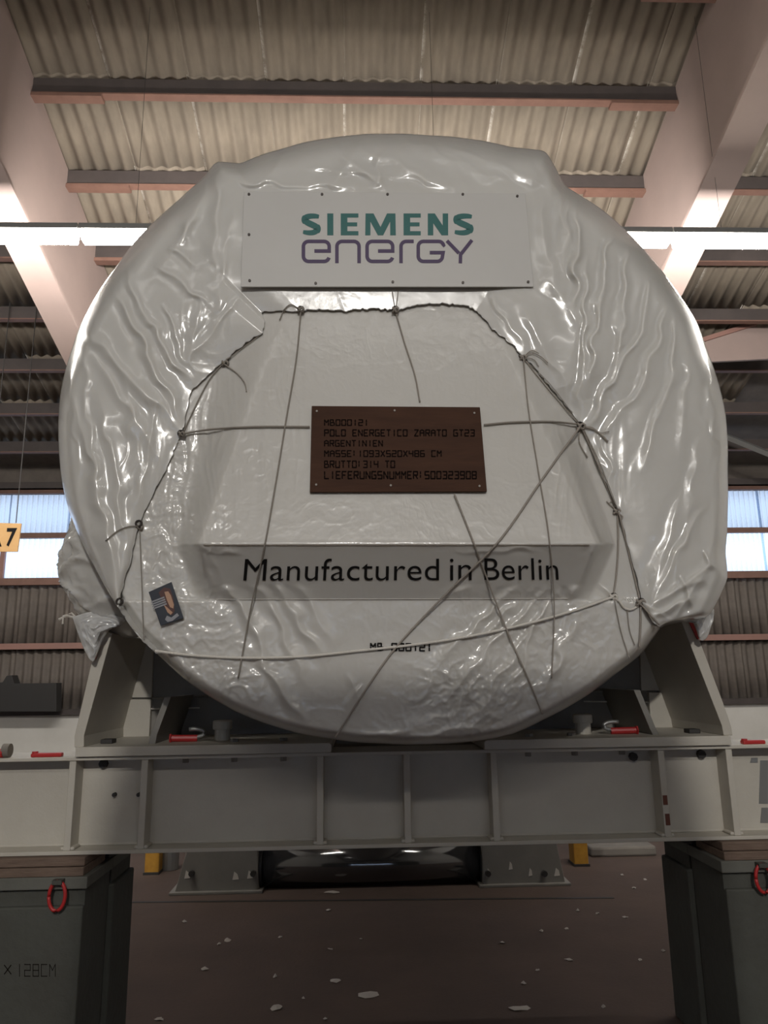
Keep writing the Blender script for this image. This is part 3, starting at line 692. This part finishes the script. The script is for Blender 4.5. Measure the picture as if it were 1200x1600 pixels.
en([e_letter(473, 513), [[(525,412.3),(525,T_+rr_)]+arcpt(525+rr_,T_+rr_,rr_,180,270)[1:]+arcpt(559.5-rr_,T_+rr_,rr_,-90,0)+[(559.5,412.3)]], e_letter(572, 612),
    [[(625,412.3),(625,T_+rr_)]+arcpt(625+rr_,T_+rr_,rr_,180,270)[1:]+[(645,T_)]],
    [[(690,386)]+arcpt(692-rr_,T_+rr_,rr_,-15,-90)+arcpt(652+rr_,T_+rr_,rr_,-90,-180)+arcpt(652+rr_,B_-rr_,rr_,180,90)+arcpt(690-rr_,B_-rr_,rr_,90,0)+[(691,396),(670,396)]],
    [[(697,377.5),(716,397)], [(736.5,376.5),(718.5,399),(718,412.5)]]])
for (x, y) in [(389,304),(502,304),(604,304),(722,304),(808,307),(389,368),(390,439),(492,443),(612,441),(722,442),(825,441)]:
    p = onslab(P1, px2uv(P1, c1, [(x, y)]), 0)[0]; MB().tube([p+np.array([0, .004, 0]), p+np.array([0, -.007, 0])], .009, 8).build('screw', M['darkscrew'], sb)
# brown marking board
c2 = [(484,769),(761,768),(750,636),(487,634)]
y_t = float(np.min(inY(np.array([500., 620., 740.]), np.array([640., 640., 640.])))); y_b = float(np.min(inY(np.array([500., 620., 740.]), np.array([765., 765., 765.]))))
Y2 = [y_b-.03, y_b-.03, y_t-.03, y_t-.03]
mb = empty('marking_board', D(622, 769, y_b-.03), 'dark brown plywood board with black stencilled shipping marks', 'sign')
_, P2 = slab(c2, Y2, .018, M['plywood'], 'board', mb)
rows = [('MB000121',506,573,656,667),('POLO ENERGETICO ZARATO GT23',506,742,672,684),('ARGENTINIEN',506,598,689,700),('MASSE:1093X520X486 CM',506,690,705,716),('BRUTTO:314 TO',506,617,721,733),('LIEFERUNGSNUMMER:500323908',506,745,737,750)]
for s, xa, xb, ya, yb in rows:
    v, f = stencil([(s, 0, 0)], th=1.35); v = (v-v.min(0))/(v.max(0)-v.min(0))
    _o = flat('stencilled_line', np.stack([xa+v[:, 0]*(xb-xa), yb-v[:, 1]*(yb-ya)], 1), f, c2, P2, M['stencil'], mb); _o['kind'] = 'stuff'
for (x, y) in [(495,643),(616,642),(741,646),(494,758),(610,759),(749,760)]:
    p = onslab(P2, px2uv(P2, c2, [(x, y)]), 0)[0]; MB().tube([p+np.array([0, .004, 0]), p+np.array([0, -.006, 0])], .0065, 8).build('screw', M['screw'], mb)
# photo print stuck on the film
c3 = [(251,978),(287,966),(268,909),(232,925)]
pp = empty('photo_print', D(260, 945, 4.45), 'small dark printed photo with white text bars stuck on the film at lower left', 'picture')
ypr = float(np.min(faceY(np.array([232., 268., 287., 251., 260.]), np.array([925., 909., 966., 978., 945.]))))-.012
_, P3 = slab(c3, [ypr]*4, .004, M['navy'], 'paper', pp)
def patch(poly, mt, name, off): 
    rawmesh(name, onslab(P3, px2uv(P3, c3, poly), off), [tuple(range(len(poly)))], M[mt], pp)
patch([(248,926),(256,918),(266,920),(271,935),(273,955),(270,961),(264,958),(254,940)], 'poster_brown', 'printed_shape', .002)
patch([(257,925),(263,924),(267,930),(272,945),(271,951),(266,949),(261,938)], 'skin', 'printed_shape', .003)
patch([(256,945),(260,948),(270,957),(267,961),(262,957)], 'skin', 'printed_shape', .0034)
patch([(262,972),(258,968),(261,962),(268,965),(277,958),(280,962),(270,970)], 'poster_grey', 'printed_shape', .003)
for k in range(4):
    x, y = 236.5+k*1.2, 940+k*3.4
    patch([(x,y+2.3),(x+21,y-5.5),(x+20.3,y-7.8),(x-.6,y+.1)], 'poster_grey', 'printed_text_bar', .004)

# ================================================================== STEEL FRAME
GY = 5.2
zt = XZ(600, 1174.5, GY)[1]; zb_ = XZ(600, 1325, GY)[1]
gx0, gx1 = -4.6, 5.0
gd = empty('steel_girder', (.3, GY, zb_), 'long beige painted steel plate girder running across under the wrapped cylinder', 'girder')
MB().box((gx0, GY, zt-.022), (gx1, GY+.42, zt)).build('top_flange', M['paint'], gd, bevel=.003)
MB().box((gx0, GY, zb_), (gx1, GY+.42, zb_+.024)).build('bottom_flange', M['paint'], gd, bevel=.003)
MB().box((gx0, GY+.16, zb_+.024), (gx1, GY+.19, zt-.022)).build('web', M['paint'], gd)
MB().tube([(gx0, GY+.155, zb_+.03), (gx1, GY+.155, zb_+.03)], .012, 5).build('weld_bead', M['paint'], gd)
for i, xp in enumerate((108, 222, 500, 637, 775, 1041, 1149)):
    x = XZ(xp, 1255, GY)[0]
    s = MB(); s.box((x-.022, GY+.012, zb_+.024), (x+.022, GY+.16, zt-.022)); s.build('stiffener', M['paint'], gd, bevel=.004)
    MB().box((x-.045, GY+.02, zb_+.024), (x+.045, GY+.13, zb_+.045)).build('weld_foot', M['paint'], gd, bevel=.008)
x = XZ(1041, 1255, GY)[0]
for (ya, yb, dx) in ((1243, 1258, .0), (1272, 1290, .005)):
    MB().box((x-.016+dx, GY+.008, XZ(1041, yb, GY)[1]), (x+.014+dx, GY+.014, XZ(1041, ya, GY)[1])).build('rust_patch', M['rust'], gd)
for (xp, yp) in ((180,1241),(218,1241),(118,1318),(1150,1292),(988,1172+10),(163,1193),(1094,1178)):
    q = D(xp, yp, GY+.158); MB().tube([q, q+np.array([0, -.03, 0])], .014 if yp > 1200 else .03, 8).build('bolt_head', M['hole'], gd)
for (xp, yp) in ((290, 1193), (366, 1191), (443, 1189), (825, 1179), (898, 1179), (972, 1179)):
    x_ = XZ(xp, yp, GY+.08)[0]; MB().tube([(x_, GY+.08, zt-.022), (x_, GY+.08, zt-.055)], .022, 6).build('bolt_head', M['paint_dark'], gd)
for (xa, xb, ya, yb) in ((1186,1200,1188,1256),(1188,1200,1262,1286),(1172,1184,1184,1192)):
    p = [D(xa, yb, GY+.157), D(xb, yb, GY+.157), D(xb, ya, GY+.157), D(xa+2, ya, GY+.157)]; MB().prism(p, (0, .002, 0)).build('scuffed_patch', M['galv'], gd)

# cradle with its two base plates, sloping cheeks and saddle web
cr = empty('steel_cradle', (.3, 5.6, zt), 'beige steel cradle with sloping cheeks holding the wrapped cylinder', 'cradle')
PT = .07; zp = zt+.004; yP = GY-.03; pt2 = zp+XZ(600, 1157, yP)[1]-XZ(600, 1172, yP)[1]
for (xa, xb) in ((118, 518), (757, 1143)):
    x0, x1 = XZ(xa, 1168, yP)[0], XZ(xb, 1160, yP)[0]
    MB().prism([(x0, yP, zp), (x1, yP, zp), (x1, yP, pt2-.015), (x1-.015 if xa < 600 else x1, yP, pt2), (x0+(.015 if xa > 600 else 0), yP, pt2), (x0, yP, pt2-.015)], (0, 1.35, 0)).build('base_plate', M['paint'], cr, bevel=.004)
YW = 6.1
def cpt(xp, yp, Y): return D(xp, yp, Y)
# saddle web with a round cut for the drum
zc_ = zc[1]-.03; Rw = 2.10
xl_, xr_ = XZ(186, 1050, YW)[0]-.12, XZ(1052, 1050, YW)[0]+.12
zs_ = XZ(600, 985, YW)[1]; ar = []
half = math.sqrt(Rw**2-(zc_-zs_-.05)**2)
a0 = math.asin((zc_-zs_-.05)/Rw)
pts = [(xl_-.05, YW, pt2), (xl_+.02, YW, zs_+.05)]
for w in np.linspace(math.pi+a0, 2*math.pi-a0, 40): pts.append((zc[0]+Rw*math.cos(w), YW, zc_+Rw*math.sin(w)))
pts += [(xr_-.02, YW, zs_+.05), (xr_+.05, YW, pt2)]
# triangulated as strips between arc and the base line
v = []; f = []
arc = [p for p in pts[1:-1]]
for p in arc: v += [p, (p[0], YW, zb_+.25)]
k = len(arc); v += [(a_[0], a_[1]+.05, a_[2]) for a_ in v]
for i in range(k-1): f += [(2*i, 2*i+1, 2*i+3, 2*i+2), (2*k+2*i, 2*k+2*i+2, 2*k+2*i+3, 2*k+2*i+1), (2*i, 2*i+2, 2*k+2*i+2, 2*k+2*i)]
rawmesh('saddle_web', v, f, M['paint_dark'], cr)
for sgn in (1, -1):
    L = sgn == 1
    # sloping outer cheek: thick plate seen edge on, running back in depth
    A = [(148,1030),(119,1150),(118,1168),(131,1167),(132,1151),(190,985),(180,985)] if False else None
    if L: face = [(131,1167),(131,1150),(175,990),(160,984),(143,1035),(116,1151),(116,1168)]
    else: face = [(1131,1149),(1128,1134),(1065,972),(1081,968),(1130,1098),(1143,1136),(1145,1149)]
    P = [D(x_, y_, GY+.0) for x_, y_ in face]
    MB().prism(P, (0, YW-GY+.05, 0)).build('cheek', M['paint'], cr, bevel=.004)
    # raised pad and small gusset
    if L: g = [(232,1164),(235,1148),(257,1089),(270,1090),(268,1163)]; 
    else: g = [(1002+30,1152),(1025,1138),(1000,1078),(985,1076),(984,1152)]
    YG = GY+.15
    P = [D(x_, y_, YG) for x_, y_ in g]; inn = [P[0], P[1], P[2], P[2]+np.array([sgn*.045, 0, 0]), P[1]+np.array([sgn*.045, 0, 0]), P[0]+np.array([sgn*.045, 0, 0])]
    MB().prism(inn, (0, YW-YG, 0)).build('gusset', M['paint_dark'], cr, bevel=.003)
    # lighter doubler panels on the web with their seam
    if L: pl1 = [(180,985),(240,985),(237,1090),(184,1090)]; pl2 = [(183,1093),(236,1093),(232,1165),(176,1165)]
    else: pl1 = [(1000,985),(1060,985),(1062,1079),(1002,1079)]; pl2 = [(1014,1082),(1066,1082),(1070,1152),(1018,1152)]
    P = [D(x_, y_, YW-.03) for x_, y_ in pl1]; MB().prism(P, (0, .03, 0)).build('web_panel', M['paint'], cr, bevel=.003)
    P = [D(x_, y_, YW-.05) for x_, y_ in pl2]; MB().prism(P, (0, .05, 0)).build('web_panel', M['paint'], cr, bevel=.003)
    seam = [D(x_, y_, YW-.02) for x_, y_ in ([(236,1091),(430,1083)] if L else [(850,1081),(1010,1079)])]
    MB().tube(seam, .01, 5).build('weld_seam', M['paint_dark'], cr)
    line = [D(x_, y_, YW-.03) for x_, y_ in ([(218,1108),(312,1106)] if L else [(912,1096),(1016,1097)])]
    MB().tube(line, .006, 5).build('chalk_string', M['rope_white'], cr)
    # lifting stud
    xs, yb2 = (347, 1161) if L else (912, 1152)
    xx, zz = XZ(xs, yb2, GY+.35)
    MB().tube([(xx, GY+.35, pt2-.002), (xx, GY+.35, pt2+.075)], .055, 20).build('lifting_stud', M['paint'], cr)
    MB().tube([(xx, GY+.35, pt2+.075), (xx, GY+.35, pt2+.085), (xx, GY+.35, pt2+.13), (xx, GY+.35, pt2+.138)], [.066, .07, .07, .062], 20).build('stud_cap', M['paint'], cr)
    for q in ((366, 443) if L else (893, 827)):
        x2 = XZ(q, 1158, GY+.2)[0]; MB().tube([(x2, GY+.2, pt2), (x2, GY+.2, pt2+.02)], .03, 6).build('bolt_head', M['paint_dark'], cr)
    x2 = XZ(168 if L else 1090, 1160, GY+.2)[0]; MB().box((x2-.05, GY+.2, pt2), (x2+.03, GY+.3, pt2+.03)).build('stop_block', M['hole'], cr, bevel=.005)
    st = [D(x_, y_, GY-.012) for x_, y_ in ([(153,1000),(158,1002),(149,1030),(145,1027)] if L else [(1075,968),(1081,968),(1094,998),(1090,999)])]
    t_ = MB().prism(st, (0, .01, 0)).build('red_strap', M['red'], None); t_.name = 'strap'
    tag(t_, 'short red strap end sticking out at the top of the left cheek plate' if L else 'short red strap end sticking out at the top of the right cheek plate', 'strap', 'red strap ends under the film flaps')
# red shackles lying on the base plates
def shackle(name, p, length, label, flip, ztop, cat='shackle'):
    e = empty(name, (p[0], p[1], ztop), label, cat)
    s = -1 if flip else 1
    MB().tube([(p[0]-.09*s, p[1], ztop+.026), (p[0]+.085*s, p[1]+.02, ztop+.022)], .024, 10).build('pin', M['red'], e)
    pts = [(p[0]+s*(.06+.075*math.sin(w)), p[1]+.02+.0*w, ztop+.03+.035*(1-math.cos(w))*.8) for w in np.linspace(0, math.pi*1.15, 14)]
    MB().tube(pts, .014, 8).build('bow', M['galv'], e, smooth=True)
    MB().tube([(p[0]-.1*s, p[1], ztop+.026), (p[0]-.09*s, p[1], ztop+.026)], .034, 6).build('nut', M['red'], e)
q = D(288, 1160, GY+.25); shackle('shackle', q, .2, 'red and steel shackle lying on the left base plate', False, pt2)
q = D(975, 1152, GY+.25); shackle('shackle', q, .2, 'red and steel shackle lying on the right base plate', True, pt2)
# red items on the girder top flange
def red_bar(xa, xb, yp, label):
    x0, x1 = XZ(xa, yp, GY+.06)[0], XZ(xb, yp, GY+.06)[0]
    e = empty('clamp_handle', (x0, GY+.06, zt), label, 'tool')
    MB().box((x0, GY+.04, zt), (x1, GY+.09, zt+.026)).build('handle', M['red'], e, bevel=.008)
    MB().tube([(x0+.02, GY+.065, zt+.02), (x0+.02, GY+.065, zt+.036)], .02, 10).build('pivot', M['red'], e)
red_bar(49, 97, 1184, 'red clamp handle lying on the girder left of the left cheek')
red_bar(1160, 1195, 1164, 'red clamp handle lying on the girder right of the right cheek')
x0 = XZ(8, 1184, GY+.08)[0]
e = empty('webbing_roll', (x0, GY+.08, zt), 'cream webbing roll with red end lying on the girder at the left edge', 'strap')
MB().tube([(x0-.01, GY+.07, zt+.045), (x0+.035, GY+.07, zt+.045)], .045, 18).build('roll', M['kerb'], e)
MB().tube([(x0-.10, GY+.05, zt+.03), (x0, GY+.05, zt+.03)], .028, 12).build('ratchet', M['red'], e)

# ------------------------------------------------------------------ supports: slab, timber, blocks
BY = 5.14
for L in (True, False):
    xin = XZ(127, 1450, BY)[0] if L else XZ(1141, 1450, BY)[0]
    xout = -4.4 if L else 4.8
    side = 'left' if L else 'right'
    zsl_t = XZ(600, 1358, BY)[1]; zsl_b = zsl_t-.072
    x0, x1 = min(xin, xout), max(xin, xout)
    for k, (ya, yb) in enumerate(((BY, BY+.50), (BY+.505, BY+.98))):
        o = empty('concrete_block', ((x0+x1)/2, ya, 0), f"grey-green concrete block, {'front' if k == 0 else 'rear'} one under the {side} end of the girder", 'block')
        dx = (.035 if k else 0)*(1 if L else -1)
        MB().box((x0+(dx if not L else 0), ya, 0), (x1+(dx if L else 0), yb, zsl_b-.1)).build('body', M['concrete'], o, bevel=.012)
        MB().box((x0, ya+.03, zsl_b-.11), (x1, yb, zsl_b)).build('neck', M['concrete'], o)
        MB().box((x0-(0 if L else .02), ya+(0 if k else -.01), zsl_b), (x1+(.02 if L else 0), yb, zsl_t)).build('cap_slab', M['cap'], o, bevel=.006)
        if k == 0:
            xr = XZ(92 if L else 1192, 1380, BY-.03)[0]; zr = zsl_t-.03
            n0, w0, h0 = 26, .05, .085
            pts = [(xr+w0*math.cos(w)*(1 if abs(math.cos(w)) < .7 else 1), BY-.045, zr-.07+h0*math.sin(w)) for w in np.linspace(-math.pi, math.pi, n0)]
            MB().tube(pts, .0115, 8).build('lifting_ring', M['red'], o, smooth=True)
            MB().box((xr-.03, BY-.07, zr-.0), (xr+.03, BY, zr+.024)).build('ring_lug', M['concrete'], o)
            if L:
                for s, a_, b2, y1_, y2_ in (('128CM', 30, 87, 1506, 1526), ('X', 6, 18, 1507, 1523)):
                    if s == 'X': v, f = rstroke([(0, 0), (1, 1)], .12)[0], None; v1, f1 = rstroke([(0,0),(1,1)], .12); v2, f2 = rstroke([(0,1),(1,0)], .12); v = np.array(v1+v2); f = f1+[tuple(i+4 for i in q) for q in f2]
                    else: v, f = stencil([(s, 0, 0)], th=.42, gap=0)
                    v = (v-v.min(0))/(v.max(0)-v.min(0)); qx = a_+v[:, 0]*(b2-a_); qy = y2_-v[:, 1]*(y2_-y1_)
                    _o = rawmesh('handwriting', D(qx, qy, np.full(len(v), BY-.002)), f, M['stencil'], o); _o['kind'] = 'stuff'
    # timber packing
    zt0, zt1 = zsl_t, zb_
    hh = (zt1-zt0)/2
    for k in range(2):
        o = MB().box((x0+(0 if L else .01), BY+.0+.012*k, zt0+k*hh), (x1-(0.01 if L else 0), BY+.42, zt0+(k+1)*hh-.003)).build('timber_plank', M['timber'], None, bevel=.006)
        tag(o, f"brown timber plank, {'lower' if k == 0 else 'upper'} of two packed under the {side} end of the girder", 'plank')
    # dark rear bearer between block and girder
    xi2 = XZ(213, 1340, 6.0)[0] if L else XZ(1010, 1318, 6.0)[0]
    o = MB().prism([(xin, BY+.46, zsl_t+.003), (xi2, BY+.9, zsl_t+.003), (xi2, BY+.9, zb_-.003), (xin, BY+.46, zb_-.003)], (-.25 if L else .25, 0, 0)).build('packing_plate', M['dark_cloth'], None, bevel=.004)
    tag(o, f"dark packing plate on top of the {side} concrete blocks", 'plate')

# ------------------------------------------------------------------ floor behind the supports
def fp(px, py):
    d = F*fw+(px-600)*rt-(py-800)*up; k = -CAM[2]/d[2]; return CAM+d*k
ya_, yb2 = fp(205, 1411), fp(960, 1404)
o = MB().prism([ya_+np.array([0, 0, .001]), yb2+np.array([0, 0, .001]), yb2+np.array([0, .05, .001]), ya_+np.array([0, .05, .001])], (0, 0, .003)).build('floor_joint', M['hole'], fl)
# saddle stands with the roller between
SY = 9.2
rs = empty('roller_stand', (.05, SY, 0), 'grey roller stand with a glossy black roller on the floor behind the girder', 'stand')
def sx(p, Y=SY): return XZ(p, 1390, Y)[0]
SYZ = fp(330, 1396)[1]
for (xa, xb, xc, xd) in ((272, 404, 402, 300), (755, 885, 866, 752)):
    P = [D(xa, 1397, SYZ), D(xb, 1397, SYZ), D(xc, 1300, SYZ), D(xd, 1300, SYZ)]
    for p in P[:2]: p[2] = 0
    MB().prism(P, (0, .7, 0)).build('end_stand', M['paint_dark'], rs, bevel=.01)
    z0 = 0; lo_, hi_ = min(P[0][0], P[1][0]), max(P[0][0], P[1][0])
    MB().box((lo_-.05, SYZ-.06, 0), (hi_+.05, SYZ+.75, .03)).build('foot_plate', M['paint_dark'], rs, bevel=.005)
    for q in ((300, 396) if xa < 500 else (762, 850)):
        c_ = D(q, 1364, SYZ); MB().tube([c_, c_+np.array([0, -.05, 0])], .035, 8).build('bolt_head', M['hole'], rs)
    for q in ((288,1366,9), (363,1368,10), (386,1366,9)) if xa < 500 else ((795,1352,6), (760,1363,7), (826,1362,6), (866,1362,9)):
        P_ = [D(q[0], q[1]+7, SYZ-.004), D(q[0]+q[2], q[1]+6, SYZ-.004), D(q[0]+q[2]*.8, q[1]-2, SYZ-.004), D(q[0]+q[2]*.3, q[1]-6, SYZ-.004)]
        MB().prism(P_, (0, .003, 0)).build('paint_chip', M['chip'], rs)
xa_, xb_ = XZ(404, 1356, SYZ+.3)[0], XZ(752, 1350, SYZ+.3)[0]
ztop_ = XZ(580, 1325, SYZ+.3)[1]; zbot_ = XZ(580, 1385, SYZ+.3)[1]; rad_ = .27
zc2 = zbot_+rad_
MB().tube([(xa_, SYZ+.3, zc2), (xb_, SYZ+.3, zc2)], rad_, 48).build('roller', M['roller'], rs, smooth=True)
for xx in (xa_+.01, xb_-.05): MB().tube([(xx, SYZ+.3, zc2), (xx+.06, SYZ+.3, zc2)], rad_+.02, 40).build('roller_end', M['black'], rs)
# the roller's glint comes from the added front window band
# yellow blocks and kerb
def yblock(xa, xb, yp, lab):
    p0, p1 = fp(xa, yp), fp(xb, yp); h = .38
    e = empty('chock_block', ((p0[0]+p1[0])/2, p0[1], 0), lab, 'block')
    MB().box((p0[0], p0[1], 0), (p1[0], p0[1]+.25, h)).build('body', M['yellow'], e, bevel=.012)
    MB().box((p0[0]-.01, p0[1]-.02, 0), (p1[0]+.01, p0[1]+.27, .03)).build('base', M['hole'], e)
yblock(225, 247, 1367, 'yellow painted chock block on the floor left of the roller stand')
yblock(898, 921, 1354, 'yellow painted chock block on the floor right of the roller stand')
p0, p1 = fp(924, 1340), fp(1028, 1338)
o = MB().box((p0[0], p0[1], 0), (p1[0], p0[1]+.7, .13)).build('stone_kerb', M['kerb'], None, bevel=.03); tag(o, 'pale concrete kerb slab on the floor behind the right blocks', 'kerb')
p0 = fp(262, 1361); o = MB().tube([(p0[0], p0[1]+.1, .0), (p0[0], p0[1]+.1, .25)], .12, 16).build('pale_drum', M['galv'], None, bevel=.01); o.name = 'small_drum'; tag(o, 'small grey drum beside the left yellow chock', 'drum')

# litter
R2 = np.random.RandomState(3)
def scrap(px_, py_, w, h, label=None):
    c_ = fp(px_, py_); k = 9; s = w/ F*np.linalg.norm(c_-CAM)/2*1.0; d_ = s*max(.5, h/w*2.2)
    rad_ = [.65+.5*R2.rand() for _ in range(k)]
    v = [(c_[0], c_[1], .012+.02*R2.rand())]+[(c_[0]+s*rad_[i]*math.cos(2*math.pi*i/k), c_[1]+d_*rad_[i]*math.sin(2*math.pi*i/k), .002+.012*R2.rand()) for i in range(k)]
    v += [(c_[0], c_[1], .001)]
    f = [(0, 1+i, 1+(i+1) % k) for i in range(k)]+[(k+1, 1+(i+1) % k, 1+i) for i in range(k)]
    o = rawmesh('paper_scrap', v, f, M['paper']); tag(o, label or 'tiny pale paper scrap lying on the brown floor', 'litter', 'pale scraps littering the floor')
scrap(577, 1556, 28, 12, 'largest pale crumpled scrap on the brown floor near the bottom edge')
scrap(432, 1576, 18, 8, 'pale flat scrap on the floor left of the largest scrap')
scrap(524, 1533, 18, 7, 'grey scrap on the floor just above left of the largest scrap')
scrap(811, 1577, 30, 6, 'long pale scrap on the floor at the bottom right')
scrap(519, 1395, 28, 5, 'flat pale paper slip on the floor in front of the roller')
scrap(355, 1470, 10, 6, 'small white scrap on the floor at left, right of the stacked pair')
for (x_, y_, w_) in [(342,1476,7),(288,1441,7),(320,1516,10),(430,1527,6),(474,1561,5),(516,1484,8),(437,1465,5),(249,1594,14),(508,1594,6),(439,1465,4),(564,1468,5),(903,1424,6),(934,1428,6),(977,1434,9),(885,1452,7),(846,1456,6),(890,1501,14),(1000,1501,6),(840,1517,7),(818,1538,9),(1036,1487,6),(943,1575,8),(991,1388,5),(972,1368,5),(1008,1375,5),(785,1474,8),(513,1423,8)]:
    scrap(x_, y_, w_, 3)
# aisle number sign hanging in the distance
SG = 12.0
e = empty('aisle_sign', D(10, 840, SG), 'bare plywood sign with a black number hung before the left windows', 'sign')
c4 = [(-34,862),(27,862),(33,818),(-34,816)]
P4 = [D(x_, y_, SG) for x_, y_ in c4]; MB().prism(P4, (0, .03, 0)).build('board', M['signwood'], e)
v, f = textmesh('7', .03); q = quadmap(v, [(9,854),(22,854),(27,825),(11,825)]); rawmesh('number', D(q[:, 0], q[:, 1], np.full(len(q), SG-.004)), f, M['ink'], e)
v, f = textmesh('A', .03); q = quadmap(v, [(-22,854),(2.5,854),(4,826),(-20,826)]); rawmesh('letter', D(q[:, 0], q[:, 1], np.full(len(q), SG-.004)), f, M['ink'], e)
for q in (-20, 25):
    p = D(q, 817, SG); MB().tube([p, (p[0], p[1], roofz(SG))], .008, 5).build('hanger_wire', M['hole'], e)
# dark covered things in front of the left wall
e = MB()
P = [D(x_, y_, WY-.6) for x_, y_ in [(-40,1112),(-40,1070),(4,1066),(10,1056),(18,1055),(22,1068),(88,1067),(88,1112)]]
for p in P:
    pass
o = e.prism(P, (0, .3, 0)).build('dark_cabinet', M['dark_cloth'], None, bevel=.01); tag(o, 'dark covered cabinet on the low wall ledge at the far left', 'cabinet')
print('tris', sum(len(o.data.polygons)*2 for o in bpy.data.objects if o.type == 'MESH'))
